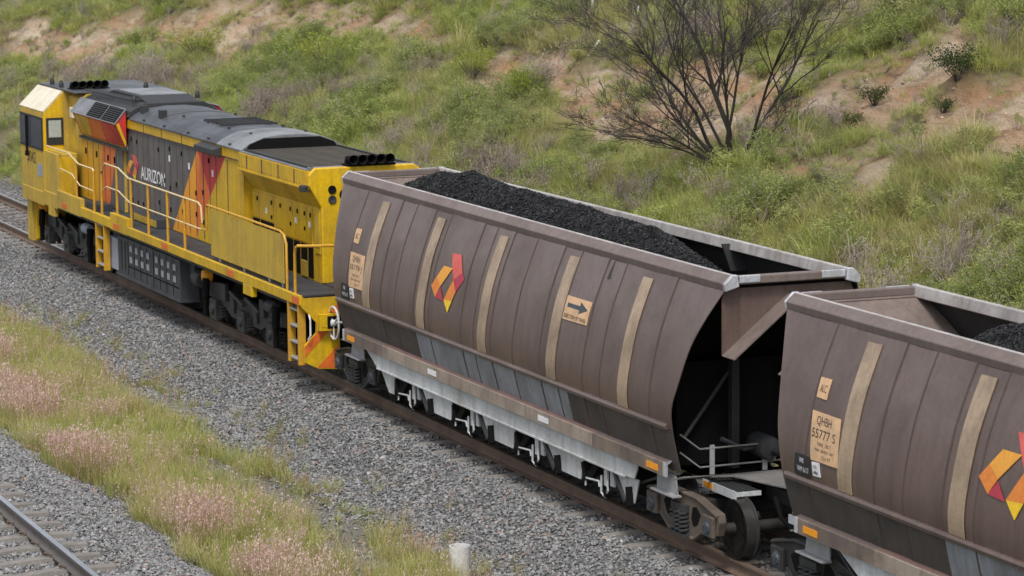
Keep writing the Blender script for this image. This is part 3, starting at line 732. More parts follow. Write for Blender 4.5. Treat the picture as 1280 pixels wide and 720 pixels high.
        fq([(-13.7, -.215), (-12.95, -.215), (-12.95, .215), (-13.3, .215)], 3)
        build_split(mb, 'raked_panel', LV, gb)
        mb = MB(); mb.prism([(sy*.955, 2.735), (sy*1.13, 3.17), (sy*1.08, 3.20), (sy*.94, 2.82)], 'x', -12.749, -12.72); mb.build('box_end_rib', 'yellow', gb)
        mb = MB(); mb.box(-16.2, -12.7, sy*.93, sy*1.0, 2.655, 2.70); mb.build('drip_rail', 'dark', root)
        mb = MB(); mb.box(-16.9, -16.65, sy*.931, sy*1.02, 3.0, 3.22); mb.build('marker_light', 'cream', root, .02)
        # rear radiator section
        mb = MB(); yr = .735
        mb.box(-5.24, -1.52, sy*.3, sy*yr, 1.43, 2.64, 0)
        mb.prism([(sy*.3, 2.641), (sy*yr, 2.641), (sy*.95, 2.98), (sy*.95, 3.26), (sy*.3, 3.26)], 'x', -5.24, -1.52, 0); mb.build('radiator_hood', 'yellow', root)
        mb = MB()
        xs = [-5.22, -4.78, -3.98, -3.5, -2.95, -2.58, -2.2, -1.90]
        for i in range(len(xs)-1):
            z0 = 2.16 if i < 2 else (2.10 if i < 3 else 2.02)
            mb.box(xs[i]+.02, xs[i+1]-.02, sy*yr, sy*(yr+.018), z0, 2.60, 0); 
            mb.box(xs[i+1]-.10, xs[i+1]-.06, sy*(yr+.0185), sy*(yr+.035), 2.46, 2.53, 1)
            if i % 2: mb.box(xs[i+1]-.10, xs[i+1]-.06, sy*(yr+.0185), sy*(yr+.035), 2.22, 2.28, 1)
            if i in (1, 4, 6): mb.box((xs[i]+xs[i+1])/2-.05, (xs[i]+xs[i+1])/2+.05, sy*(yr+.0185), sy*(yr+.021), 2.28, 2.38, 2)
        mb.build('radiator_doors', ['yellow', 'black', 'sticker_white'], root, .004)
        mb = MB()
        for i, (a, b_, zb) in enumerate(((-5.18, -4.80, 1.9), (-4.74, -4.0, 1.9), (-3.94, -3.52, 1.46), (-3.47, -2.98, 1.46), (-2.93, -2.61, 1.46), (-2.55, -2.23, 1.46), (-2.17, -1.92, 1.46))):
            mb.box(a, b_, sy*yr, sy*(yr+.008), zb, 1.99 if i > 2 else (2.08 if i == 2 else 2.14), 0)
        build_split(mb, 'radiator_grille', 'black', root)
        mb = MB(); mb.box(-2.5, -2.2, sy*(yr+.009), sy*(yr+.03), 1.46, 1.72); build_split(mb, 'service_hatch', 'yellow_dirty', root, .006)
        mb = MB(); mb.box(-1.80, -1.54, sy*yr, sy*(yr+.015), 1.9, 2.6, 0); mb.box(-1.76, -1.58, sy*(yr+.0155), sy*(yr+.02), 2.0, 2.5, 1); mb.build('sand_box_door', ['yellow', 'yellow_dirty'], root, .004)
        mb = MB(); mb.box(-5.24, -1.55, sy*.9505, sy*.965, 3.0, 3.25, 0)
        for x in (-4.75, -3.9, -3.0, -2.15): mb.box(x-.02, x+.02, sy*.9655, sy*.972, 3.01, 3.24, 1)
        for k in range(24): mb.box(-5.2+k*.15, -5.17+k*.15, sy*.9655, sy*.971, 3.02, 3.035, 1)
        mb.box(-5.24, -1.45, sy*.951, sy*1.0, 2.97, 2.995, 0)
        mb.build('radiator_band', ['yellow', 'seam'], root)
        mb = MB(); mb.box(-1.62, -1.45, sy*.95, sy*1.06, 2.93, 3.03); mb.build('lifting_lug', 'dark', root, .01)
    # rear end wall
    mb = MB(); mb.prism([(-.955, 3.02), (-.745, 2.66), (-.745, 1.43), (.745, 1.43), (.745, 2.66), (.955, 3.02), (.955, 3.20), (.85, 3.31), (-.85, 3.31), (-.955, 3.20)], 'x', -1.519, -1.44); mb.build('rear_end_wall', 'yellow', root, .03)
    for z, sm in ((2.95, 'dark'), (2.79, 'sticker')):
        for sy in (-1, 1):
            mb = MB(); mb.lathe([(.0, .012), (.03, .012), (.045, .02), (.065, .02), (.07, 0)], (-1.439, sy*.56, z), 'x', 16); mb.build('tail_lamp', 'black' if z > 2.9 else 'dark', root, smooth=True)
    mb = MB(); mb.lathe([(.0, .01), (.06, .02), (.09, .05), (.10, 0)], (-1.439, -.34, 2.86), 'x', 18); mb.lathe([(.0, .01), (.06, .02), (.09, .05), (.10, 0)], (-1.439, -.11, 2.86), 'x', 18); build_split(mb, 'headlight', 'black', root, smooth=True)
    # roofs -------------------------------------------------------
    mb = MB(); xs = [-12.6, -10.9, -9.4, -7.9, -6.7, -5.26]; mts = [0, 0, 0, 1, 2]
    for i in range(5):
        a, b_ = xs[i]+.008, xs[i+1]-.008; h = .0 if i % 2 else .012
        mb.prism([(-.92, 3.262), (.92, 3.262), (.92, 3.29), (.78, 3.385), (.52, 3.475+h), (.2, 3.51+h), (-.2, 3.51+h), (-.52, 3.475+h), (-.78, 3.385), (-.92, 3.29)], 'x', a, b_, mts[i])
    mb.build('hood_roof', ['roof', 'roof', 'roof_light'], root, .012)
    mb = MB()
    for x in (-11.6, -10.2, -8.6, -7.3, -6.0):
        for y in (-.88, -.5, .5, .88): mb.box(x-.03, x+.03, y-.02, y+.02, 3.29 if abs(y) > .6 else 3.47, 3.345 if abs(y) > .6 else 3.515)
    for x in (-12.3, -11.0): mb.box(x-.09, x+.09, -.74, -.62, 3.35, 3.56)
    for k in range(6): mb.box(-8.9+.25*k, -8.87+.25*k, -.5, .5, 3.50, 3.538)
    build_split(mb, 'roof_fittings', 'roof_dark', root)
    mb = MB(); mb.prism([(-.93, 3.30), (.93, 3.30), (.88, 3.42), (.60, 3.57), (-.60, 3.57), (-.88, 3.42)], 'x', -16.28, -12.65); mb.build('front_roof', 'roof_dark', root, .015)
    mb = MB(); mb.prism([(-15.8, 3.571), (-12.7, 3.571), (-13.3, 3.665), (-15.2, 3.665)], 'y', -.52, .52); mb.build('fan_housing', 'roof_dark', root, .01)
    mb = MB(); mb.box(-15.15, -13.35, -.45, .5, 3.666, 3.68); mb.build('fan_cover', 'roof_light', root)
    mb = MB()
    for k in range(3): mb.tube([(-16.2, -.85+.06*k, 3.62), (-13.0, -.70+.1*k, 3.60)], .018, 5)
    for x, y in ((-18.8, -.9), (-17.8, -.95), (-16.5, .5), (-13.6, .75), (-12.9, -.72)):
        mb.lathe([(.05, 0), (.05, .08), (.03, .14), (0, .15)], (x, y, 3.56), 'z', 10)
    build_split(mb, 'roof_piping', 'roof_dark', root)
    for (cx_, y0, z) in ((-17.2, -.85, 3.66), (-1.55, -.22, 3.42)):
        n_ = 5
        for k in range(n_):
            mb = MB(); yy = y0+k*.155
            mb.lathe([(.0, -.05), (.03, -.1), (.045, -.04), (.05, .1), (.078, .24), (.082, .26), (.07, .255), (.045, .1), (0, .05)], (cx_-.05, yy, z), 'x', 16); mb.build('horn', 'black', root, smooth=True)
        mb = MB(); mb.box(cx_-.18, cx_+.1, y0-.08, y0+.15*n_, z-.11, z-.085); mb.box(cx_-.08, cx_-.02, y0-.06, y0+.15*n_-.05, z-.085, z-.02); mb.build('horn_bracket', 'black', root)
    mb = MB(); mb.box(-5.24, -1.53, -.95, .95, 3.262, 3.275, 0); mb.box(-5.2, -1.7, -.78, .78, 3.276, 3.29, 1)
    for k in range(17): mb.box(-5.15+.2*k, -5.13+.2*k, -.78, .78, 3.2905, 3.30, 2)
    mb.box(-5.22, -1.6, -.86, -.82, 3.276, 3.31, 2); mb.box(-5.22, -1.6, .82, .86, 3.276, 3.31, 2)
    mb.box(-1.68, -1.53, -.9, .9, 3.276, 3.305, 3)
    mb.build('radiator_top_screen', ['roof_light', 'mesh_roof', 'roof_dark', 'roof_light'], root)
    # logo + name on the hood
    mb = MB()
    def lx(x, z): return (-13.0+(x-4.846)/(6.035-4.846)*.98, -(hb+.0115), 2.11+(z-1.92)/(2.735-1.92)*.50)
    for _, poly, mt in LOGO:
        n_ = len(poly); P0 = [lx(*p) for p in poly]; mb.add(P0+[(x, y+.002, z) for x, y, z in P0], [tuple(range(n_))]+[(i, (i+1) % n_, n_+(i+1) % n_, n_+i) for i in range(n_)], LM.index(mt))
    mb.build('company_logo', LM, root)
    mb = MB(); vs, fs = text_geo('AURIZON'); mb.add([(-11.93+1.70*u, -(hb+.0125), 2.19+.25*v_) for u, v_ in vs], fs); mb.build('company_name', 'white_letter', root)
    # handrails ---------------------------------------------------
    for sy in (-1, 1):
        y = sy*1.44
        mb = MB()
        mb.tube([(-17.2, y, 2.42), (-15.35, y, 2.42), (-14.55, y, 2.27), (-13.42, y, 2.27), (-13.36, y, 2.22)], .017, 8, 0)
        mb.tube([(-16.1, y, 2.05), (-15.1, y, 2.02), (-14.5, y, 1.85), (-13.4, y, 1.84)], .014, 8, 0)
        for x, zt in ((-14.75, 2.3), (-13.37, 2.24)): mb.tube([(x, y, 1.42), (x, y, zt)], .024, 8, 1)
        mb.tube([(-12.78, y, 1.42), (-12.78, y, 2.26), (-12.7, y, 2.32)], .026, 8, 1)
        mb.tube([(-12.75, y, 2.31), (-12.5, y, 2.46), (-11.5, y, 2.46), (-10.75, y, 2.33), (-6.12, y, 2.33), (-5.95, y, 2.28), (-5.9, y, 2.0)], .017, 8, 0)
        mb.tube([(-12.7, y, 1.92), (-12.4, y, 2.02), (-11.5, y, 2.02), (-10.7, y, 1.88), (-5.9, y, 1.88)], .014, 8, 0)
        for x, zt in ((-11.62, 2.46), (-10.6, 2.33), (-9.4, 2.33), (-8.1, 2.33), (-7.0, 2.33)): mb.tube([(x, y, 1.42), (x, y, zt)], .026, 8, 1)
        mb.tube([(-5.9, y, 1.9), (-5.62, y, 1.9), (-5.6, y, 2.3), (-5.55, y, 2.34), (-5.4, y, 2.34)], .02, 8, 1)
        mb.tube([(-5.4, y, 2.34), (-1.45, y, 2.33), (-1.25, y, 2.28), (-1.15, y, 2.15), (-1.14, y, 1.42)], .022, 8, 1)
        mb.tube([(-.72, y, 1.42), (-.72, y, 2.05), (-.66, y, 2.15), (-.55, y, 2.19), (-.45, sy*1.3, 2.19), (-.42, sy*.9, 2.18), (-.42, sy*.8, 2.1), (-.42, sy*.8, 1.42)], .025, 8, 1)
        mb.build('handrail', ['rail_paint', 'post_paint'], root, smooth=True)
        mb = MB(); mb.box(-5.36, -1.27, sy*1.435, sy*1.45, 1.50, 2.29); mb.build('rail_cover_panel', 'yellow_dirty', root, .004)
        mb = MB()
        for x in (-4.9, -3.5, -2.1, -1.4): mb.tube([(x, sy*1.42, 1.43), (x, sy*1.44, 1.52)], .015, 6)
        build_split(mb, 'panel_clamp', 'vent_grey', root)
        mb = MB(); mb.box(-14.3, -13.5, sy*1.05, sy*1.36, 1.43, 1.55, 0); mb.box(-11.7, -10.1, sy*.9, sy*1.1, 1.43, 1.60, 0); mb.box(-11.69, -10.11, sy*1.1005, sy*1.105, 1.45, 1.58, 1); build_split(mb, 'walkway_step', ['walk', 'yellow_dirty'], root, .008)
        # ladders
        for x0, x1, zb in ((-13.22, -12.55, .38), (-1.05, -.47, .30)):
            mb = MB(); mb.box(x0, x0+.07, sy*1.36, sy*1.48, zb, 1.27, 0); mb.box(x1-.07, x1, sy*1.36, sy*1.48, zb, 1.27, 0)
            for k in range(4): mb.box(x0+.07, x1-.07, sy*1.34, sy*1.46, zb+.06+.26*k, zb+.09+.26*k, 1)
            mb.build('ladder', ['post_paint', 'vent_grey'], root, .006)
        # rear pilot with chevrons
        mb = MB(); s = sy
        out = [(1.46, 1.38), (1.46, 1.24), (1.22, .98), (1.22, .82), (1.42, .62), (1.42, .36), (1.20, .25), (.84, .22), (.84, 1.38)]
        mb.prism([(s*a, b_) for a, b_ in out], 'x', -.42, -.352, 0)
        for poly, mi in (([(1.42, .62), (1.22, .82), (1.22, .84), (1.02, .84), (1.42, .44)], 1), ([(1.22, .27), (.86, .62), (.86, .30), (.92, .24)], 1), ([(.86, 1.13), (.86, 1.30), (1.0, 1.13)], 1)):
            mb.prism([(s*a, b_) for a, b_ in poly], 'x', -.3515, -.347, mi)
        mb.build('rear_pilot', ['yellow', 'dorange'], root)
        mb = MB(); mb.box(-.345, -.24, s*.88, s*1.21, .86, 1.12, 0); mb.box(-.239, -.235, s*.92, s*1.08, .89, 1.09, 1); mb.box(-.239, -.232, s*1.10, s*1.18, .92, 1.06, 0)
        mb.build('jumper_box', ['yellow', 'black'], root, .008)
        mb = MB(); mb.tube([(-.30, s*1.38, .72), (-.24, s*1.36, .80), (-.24, s*1.36, 1.05), (-.30, s*1.36, 1.12)], .015, 6); mb.build('grab_iron', 'white_bright', root)
    mb = MB(); mb.box(-1.44, -.36, -.72, .72, 1.426, 1.44); mb.build('rear_deck', 'walk', root)
    mb = MB(); mb.box(-.50, -.43, -.83, .83, .4, 1.38); mb.build('buffer_beam', 'black', root)
    for c0, d in ((-.4, 1), (-19.3, -1)):
        mb = MB(); mb.box(c0, c0+d*.35, -.11, .11, .62, .80); mb.prism([(c0+d*.35, -.10), (c0+d*.35, .10), (c0+d*.5, .18), (c0+d*.72, .17), (c0+d*.76, -.1), (c0+d*.6, -.2)], 'z', .56, .86); mb.build('coupler', 'bogie_dark', root, .02)
    mb = MB(); mb.tube([(-.35, -.35, .9), (-.1, -.38, .62), (.15, -.3, .5), (.35, -.2, .6)], .03, 8); mb.tube([(-.35, .35, .9), (-.1, .38, .55), (.2, .3, .5)], .03, 8); build_split(mb, 'brake_hose', 'black', root, smooth=True)
    # tank and boxes ----------------------------------------------
    mb = MB(); mb.box(-12.1, -7.2, -1.0, 1.0, .36, 1.17); mb.build('fuel_tank', 'black', root, .04)
    for sy in (-1, 1):
        mb = MB(); mb.box(-12.80, -12.12, sy*1.0, sy*1.33, .42, 1.04); mb.build('air_filter_box', 'tank_pale', root, .02)
        mb = MB(); mb.box(-12.08, -11.28, sy*1.0, sy*1.33, .42, 1.12, 0); mb.box(-11.26, -9.5, sy*1.0, sy*1.35, .42, 1.13, 0); mb.box(-9.47, -7.70, sy*1.0, sy*1.35, .42, 1.13, 0)
        mb.box(-12.08, -7.65, sy*1.0, sy*1.38, .37, .419, 0)
        for x in (-11.8, -11.55): mb.box(x, x+.02, sy*1.331, sy*1.338, .5, 1.05, 2)
        for x0 in (-11.26, -9.47):
            for z in (.62, ): mb.box(x0+.05, x0+1.70, sy*1.351, sy*1.358, z-.012, z+.012, 2)
            for k in range(4): mb.box(x0+.44*k, x0+.44*k+.02, sy*1.351, sy*1.357, .45, 1.1, 2)
        mb.build('battery_box', ['tank', 'vent_grey', 'black'], root, .012)
        mb = MB()
        for x0 in (-11.10, -9.31):
            for k in range(4):
                for z in (.70, .91): mb.box(x0+.40*k, x0+.40*k+.17, sy*1.3585, sy*1.366, z, z+.115)
        build_split(mb, 'box_vent', 'vent_grey', root)
        mb = MB()
        for xc in (-6.75,): mb.lathe([(0, -.2), (.13, -.2), (.14, -.15), (.14, .15), (.13, .2), (0, .2)], (xc-.35, sy*1.15, .86), 'x', 14)
        mb.box(-7.6, -7.3, sy*1.05, sy*1.2, .85, 1.15); mb.box(-12.75, -12.2, sy*1.05, sy*1.25, 1.06, 1.16)
        mb.build('air_gear', 'dark', root, .01)
    # bogies -------------------------------------------------------
    for cx in (-16.75, -4.55):
        mb = MB(); mb.box(cx-1.9, cx+1.9, -.45, .45, .45, .95); bo = mb.build('bogie', 'black', root)
        for sy in (-1, 1):
            f = MB(); out = [(-2.25, .62), (-2.2, .86), (-1.3, .92), (-.9, .80), (-.3, .78), (.3, .78), (.9, .80), (1.3, .92), (2.2, .86), (2.25, .62), (1.2, .52), (.85, .40), (-.85, .40), (-1.2, .52)]
            f.prism([(cx+x, z) for x, z in out], 'y', sy*.98, sy*1.10)
            for ax in (-1.65, 0, 1.65):
                f.box(cx+ax-.19, cx+ax+.19, sy*1.06, sy*1.20, .26, .62)
                f.lathe([(0, sy*1.24), (.09, sy*1.24), (.11, sy*1.19)], (cx+ax, 0, .45), 'y', 14)
            for ax in (-1.1, 1.1): f.box(cx+ax-.12, cx+ax+.12, sy*1.10, sy*1.17, .66, .95); f.box(cx+ax*.6-.10, cx+ax*.6+.10, sy*1.10, sy*1.15, .5, .8)
            for ax in (-.4, .5): f.tube([(cx+ax-.3, sy*1.16, .86), (cx+ax+.5, sy*1.17, .72)], .035, 8)
            f.build('bogie_frame', 'loco_bogie', bo, .012)
            sp = MB()
            for ax in (-1.65, 0, 1.65):
                for s in (-.3, .3):
                    sp.tube([(cx+ax+s+.085*math.cos(t_), sy*1.07+.085*math.sin(t_), .30+.22*t_/(2*math.pi*4)) for t_ in np.linspace(0, 8*math.pi, 41)], .022, 5)
            sp.build('coil_spring', 'bogie_dark', bo)
            dm = MB()
            for ax in (-2.0, 2.05): dm.tube([(cx+ax, sy*1.2, .95), (cx+ax, sy*1.22, .6)], .07, 10); dm.tube([(cx+ax, sy*1.22, .6), (cx+ax, sy*1.22, .28)], .05, 10)
            build_split(dm, 'damper', 'black', bo, smooth=True)
            sd_ = MB(); sd_.lathe([(0, -.09), (.10, -.09), (.12, -.04), (.12, .06), (.07, .09), (0, .09)], (cx-2.05, sy*1.16, .98), 'y', 14); sd_.build('brake_actuator', 'orange', bo, smooth=True)
            ac = MB(); ac.lathe([(0, -.2), (.09, -.2), (.11, -.15), (.11, .16), (.08, .2), (0, .2)], (cx+1.75, sy*1.18, .92), 'x', 14); ac.build('air_cylinder', 'tank_pale' if cx < -10 else 'dark', bo, smooth=True)
            for ax in (-1.65, 0, 1.65):
                wl = MB(); y0 = sy*.72
                wl.lathe([(0, y0), (.12, y0), (.13, y0-sy*.05), (.38, y0-sy*.04), (.45, y0), (.455, y0-sy*.1), (.485, y0-sy*.12), (.485, y0-sy*.15), (0, y0-sy*.14)], (cx+ax, 0, .457), 'y', 32); wl.build('wheel', 'wheel', bo, smooth=True)
        axm = MB()
        for ax in (-1.65, 0, 1.65): axm.tube([(cx+ax, -1.1, .457), (cx+ax, 1.1, .457)], .08, 10)
        axm.build('axle', 'black', bo)
    return root

loco = make_loco()
wag, info, hw = make_wagon('brown coal wagon carrying number 55778 J, coupled right behind the yellow locomotive')
index_children()
wag2 = copy_tree(wag); wag2.location.x += PITCH
wag2['label'] = 'brown coal wagon numbered 55777 S, second behind the locomotive, cut off at right'
kids2 = {}
for o in col.objects:
    if o.parent is wag2: kids2.setdefault(o.name.split('.')[0], []).append(o)
ORIGIN[info.name] = (L/2, 0, 0)
t1 = wagon_text(info, '55778 J')
t2 = wagon_text(info, '55777 S'); t2.parent = kids2['number_panel'][0]
for k in ('hand_wheel', 'hand_wheel_bracket'):
    for o in kids2[k]: bpy.data.objects.remove(o)
def heap1(x, y):
    top = float(np.interp(x, [.2, .6, 1.4, 2.1, 3.2, 4.1, 7.8, 9.6, 11.2, 12.6], [2.95, 3.16, 3.38, 3.50, 3.60, 3.55, 3.50, 3.46, 3.15, 2.6]))
    return top - .46*(abs(y)/.75)**1.6
def heap2(x, y):
    s = lambda a, b, q: max(0, min(1, (q-a)/(b-a)))
    a = s(1.5, 3.6, x); return 2.35 + 1.12*a**.8 - .25*(abs(y)/.75)**1.6
coal_heap('heaped black coal peaking above the rim of the wagon behind the locomotive', .3, 12.4, heap1, 0)
coal_heap('black coal lying below the rim in the cut off wagon at right', 1.6, 11.6, heap2, PITCH)

# ------------------------------------------------------------------ terrain
def sstep(a, b, x):
    t = np.clip((x-a)/(b-a), 0, 1); return t*t*(3-2*t)
SCARS = [(-13.5, 12.2, 5.2, 2.0, 1), (-10.5, 10.9, 3.6, 1.3, .95), (-14.5, 10.6, 3.0, .9, .85), (-6.9, 12.6, 4.6, 1.9, 1.0), (-2.6, 12.6, 5.0, 1.4, 1), (1.2, 11.9, 4.2, 1.2, 1),
         (-21.5, 11.5, 4.0, 1.2, 1), (-18.0, 10.9, 3.0, .9, .8), (-31.5, 12.5, 5.0, .9, .9), (-27.0, 11.9, 3.5, .6, .7), (-60.0, 9.2, 9.5, 1.7, 1), (-50.0, 11.0, 9.0, 2.0, 1), (-41.0, 12.4, 8.0, 1.2, .9),
         (-70.0, 7.8, 7.0, .9, .8), (-4.5, 9.9, 3.6, .5, .8), (-7.5, 10.6, 2.4, .5, .7)]
def vnoise(X, Y, s, seed=0):
    return np.array([mnoise.fractal((x*s+seed*7.3, y*s-seed*3.1, seed), 1.0, 2.0, 4) for x, y in zip(np.ravel(X), np.ravel(Y))]).reshape(np.shape(X))
def scar_mask(X, Y, nz):
    m = np.zeros(np.shape(X))
    for cx, cy, rx, ry, a in SCARS:
        d = np.sqrt(((X-cx)/rx)**2+((Y-cy)/ry)**2) + .75*nz
        m = np.maximum(m, a*(1-sstep(.62, 1.12, d)))
    return m
def base_h(X, Y):
    z = np.full(np.shape(X), -.75)
    z = np.where(np.abs(Y) < 2.4, -.75+.55*(1-sstep(1.2, 2.35, np.abs(Y))), z)
    z = np.where(Y < -4.5, -.75+.51*(1-sstep(-7.0, -5.4, Y)), z)
    z = np.where(Y < -10, -.24-.5*(1-sstep(-12.5, -10.2, Y)), z)
    h = .46*np.maximum(Y-3.2, 0); h = np.where(Y > 20, .46*16.8+.12*(Y-20), h); h = np.where(Y > 60, .46*16.8+4.8+.03*(Y-60), h)
    soft = .25*np.sqrt(np.maximum(Y-3.2, 0)**2+.4)-.16
    return z+np.where(Y > 3.2, h, 0)
def ground_h(X, Y, n1, n2, sm):
    z = base_h(X, Y)
    k = sstep(3.4, 6.0, Y)
    z = z+k*(.55*n1+.16*n2) - sm*k*(.28) + sm*k*.10*n2*2
    z = z+np.where((Y < -2.4) & (Y > -6), .05*n2, 0)
    return z
xs = np.concatenate([np.linspace(-420, -110, 18)[:-1], np.linspace(-110, -45, 150)[:-1], np.linspace(-45, 20, 230)[:-1], np.linspace(20, 60, 40)[:-1], np.linspace(60, 400, 16)])
ys = np.concatenate([np.linspace(-300, -14, 14)[:-1], np.linspace(-14, -7.2, 16)[:-1], np.linspace(-7.2, 3.4, 62)[:-1], np.linspace(3.4, 20, 90)[:-1], np.linspace(20, 60, 26)[:-1], np.linspace(60, 600, 14)])
GX, GY = np.meshgrid(xs, ys, indexing='ij')
N1 = vnoise(GX, GY, .13, 1); N2 = vnoise(GX, GY, .75, 2); N3 = vnoise(GX, GY, .45, 3)
SM = scar_mask(GX, GY, N3)
GZ = ground_h(GX, GY, N1, N2, SM)
nx, ny = GX.shape
idx = np.arange(nx*ny).reshape(nx, ny)
faces = np.stack([idx[:-1, :-1], idx[1:, :-1], idx[1:, 1:], idx[:-1, 1:]], -1).reshape(-1, 4)
gm = bpy.data.meshes.new('ground'); gm.from_pydata(np.stack([GX, GY, GZ], -1).reshape(-1, 3).tolist(), [], faces.tolist())
gm.polygons.foreach_set('use_smooth', [True]*len(gm.polygons))
def vattr(me, name, arr):
    a = me.attributes.new(name, 'FLOAT', 'POINT'); a.data.foreach_set('value', np.ravel(arr).astype(np.float32))
bal = (1-sstep(2.3, 2.9, np.abs(GY+.1*N2)))
bal = np.maximum(bal, (1-sstep(-5.9, -5.3, GY+.35*N2)))
bal = np.maximum(bal, np.where((GY > 2) & (GY < 4.6) & (GX < -19), .8*(1-sstep(3.3, 4.4, GY+.3*N2)), 0))
sand = np.zeros(GX.shape)
for cx, cy, rx, ry in ((4.6, -3.45, 2.4, .5), (6.2, -3.2, 1.8, .45), (.5, -2.95, 2.2, .35), (-4.4, -3.1, 2.6, .4), (2.2, -3.6, 1.6, .4), (8.2, -3.6, 1.8, .45)):
    sand = np.maximum(sand, 1-sstep(.5, 1.15, np.sqrt(((GX-cx)/rx)**2+((GY-cy)/ry)**2)+.4*N2))
vattr(gm, 'sand', sand); vattr(gm, 'scar', SM); vattr(gm, 'ballast', bal)
ground = bpy.data.objects.new('ground', gm); col.objects.link(ground); tag(ground, kind='structure')
from mathutils.bvhtree import BVHTree
_bv = BVHTree.FromPolygons(np.stack([GX, GY, GZ], -1).reshape(-1, 3).tolist(), faces.tolist())
def gz(x, y):
    h = _bv.ray_cast(Vector((x, y, 60)), Vector((0, 0, -1))); return h[0].z if h[0] is not None else -.75

m, t, b = nmat('ground'); vec = mapping(t)
f1 = noise_fac(t, vec, .35, 6, .6); f2 = noise_fac(t, vec, 4.5, 6, .7); f3 = noise_fac(t, vec, 28, 4, .7)
soil = ramp(t, f2, [(.3, (.11, .095, .05)), (.5, (.16, .14, .075)), (.7, (.22, .18, .115))])
green = ramp(t, f2, [(.3, (.09, .105, .035)), (.7, (.15, .165, .06))])
cbase = mixc(t, ramp(t, f1, [(.42, (0, 0, 0)), (.6, (1, 1, 1))]).outputs[0], soil.outputs[0], green.outputs[0])
v2 = mapping(t, scale=(.5, 2.2, 3.0)); f4 = noise_fac(t, v2, 1.6, 8, .7)
clay = ramp(t, f4, [(.28, (.16, .10, .068)), (.40, (.33, .20, .12)), (.5, (.42, .31, .22)), (.6, (.32, .21, .145)), (.68, (.48, .39, .30)), (.8, (.29, .225, .18))])
clay2 = mixc(t, ramp(t, f3, [(.42, (0, 0, 0)), (.62, (.5,)*3)]).outputs[0], clay.outputs[0], (.19, .145, .11))
at = N(t, 'ShaderNodeAttribute', attribute_name='scar'); pat = noise_fac(t, vec, .75, 5, .62); tone = ramp(t, pat, [(.36, (.42, .255, .15)), (.5, (.43, .31, .21)), (.62, (.52, .425, .32))])
vals = ramp(t, f4, [(.30, (.42,)*3), (.46, (.85,)*3), (.6, (1.05,)*3), (.75, (.7,)*3)]); clay3 = mixc(t, 1.0, tone.outputs[0], vals.outputs[0], 'MULTIPLY')
fin = ramp(t, f3, [(.3, (.7,)*3), (.65, (1.1,)*3)]); clay3 = mixc(t, 1.0, clay3, fin.outputs[0], 'MULTIPLY')
cc = mixc(t, at.outputs['Fac'], cbase, clay3)
ab = N(t, 'ShaderNodeAttribute', attribute_name='ballast')
vo = N(t, 'ShaderNodeTexVoronoi', Scale=20.0); t.links.new(vec, vo.inputs['Vector'])
stc = N(t, 'ShaderNodeRGBToBW'); t.links.new(vo.outputs['Color'], stc.inputs[0])
stone = ramp(t, stc.outputs[0], [(.1, (.09, .09, .092)), (.5, (.16, .16, .162)), (.9, (.23, .228, .226))])
cc = mixc(t, ab.outputs['Fac'], cc, stone.outputs[0])
asd = N(t, 'ShaderNodeAttribute', attribute_name='sand'); cc = mixc(t, asd.outputs['Fac'], cc, ramp(t, f3, [(.35, (.17, .155, .13)), (.65, (.31, .29, .25))]).outputs[0])
sep = N(t, 'ShaderNodeSeparateXYZ'); t.links.new(vec, sep.inputs[0])
t.links.new(cc, b.inputs['Base Color']); b.inputs['Roughness'].default_value = .95; b.inputs['Specular IOR Level'].default_value = .15
bp = N(t, 'ShaderNodeBump', Strength=1.0, Distance=.16); t.links.new(f2, bp.inputs['Height'])
bp2 = N(t, 'ShaderNodeBump', Strength=.9, Distance=.05); t.links.new(f3, bp2.inputs['Height']); t.links.new(bp.outputs[0], bp2.inputs['Normal']); t.links.new(bp2.outputs[0], b.inputs['Normal'])
gm.materials.append(m)

# ------------------------------------------------------------------ tracks
def make_track(label, yc, x0, x1, sl0, nsl, side_mat, top_mat, pitch=.68, sl_mat='concrete', clips=False):
    root = thing('railway_track', label, 'railway track', ((x0+x1)/2, yc, -.2))
    prof = [(.07, -.17), (.07, -.158), (.018, -.145), (.011, -.12), (.011, -.05), (.036, -.036), (.036, -.006), (.028, 0.0)]
    full = prof+[(-a, b_) for a, b_ in prof[::-1]]
    for s in (-1, 1):
        mb = MB(); n = len(full); y = yc+s*.66
        vs = [(x, y+a, b_) for x in (x0, x1) for a, b_ in full]
        for i in range(n):
            j = (i+1) % n; top = {i, j} == {7, 8} or i in (6, 8)
            mb.add([vs[i], vs[j], vs[n+j], vs[n+i]], [(0, 1, 2, 3)], 1 if top else 0)
        mb.build('rail', [side_mat, top_mat], root)
    base = MB()
    for k in range(nsl):
        x = sl0+k*pitch+random.uniform(-.02, .02); mb = MB()
        w0, w1 = .125, .09; h0, h1 = -.36, -.175+random.uniform(-.004, .003)
        vs = []
        for y, hh in ((-1.2, h1-.01), (-.85, h1), (-.4, h1), (0, h1-.03), (.4, h1), (.85, h1), (1.2, h1-.01)):
            vs += [(x-w0, yc+y, h0), (x-w1, yc+y, hh), (x+w1, yc+y, hh), (x+w0, yc+y, h0)]
        fs = []
        for r in range(6):
            for c in range(3): fs.append((4*r+c, 4*r+c+1, 4*r+c+5, 4*r+c+4))
        fs += [(0, 1, 2, 3), (24, 25, 26, 27)]
        mb.add(vs, fs); mb.build('sleeper', sl_mat, root)
        if clips:
            for s in (-1, 1):
                for q in (-1, 1):
                    c = MB(); y = yc+s*.66+q*.085
                    c.tube([(x-.05, y, -.165), (x-.05, y+q*.03, -.12), (x, y+q*.06, -.125), (x+.05, y+q*.03, -.12), (x+.05, y, -.15), (x, y-q*.02, -.145)], .011, 6)
                    c.build('rail_clip', 'rail_rust', root)
    return root
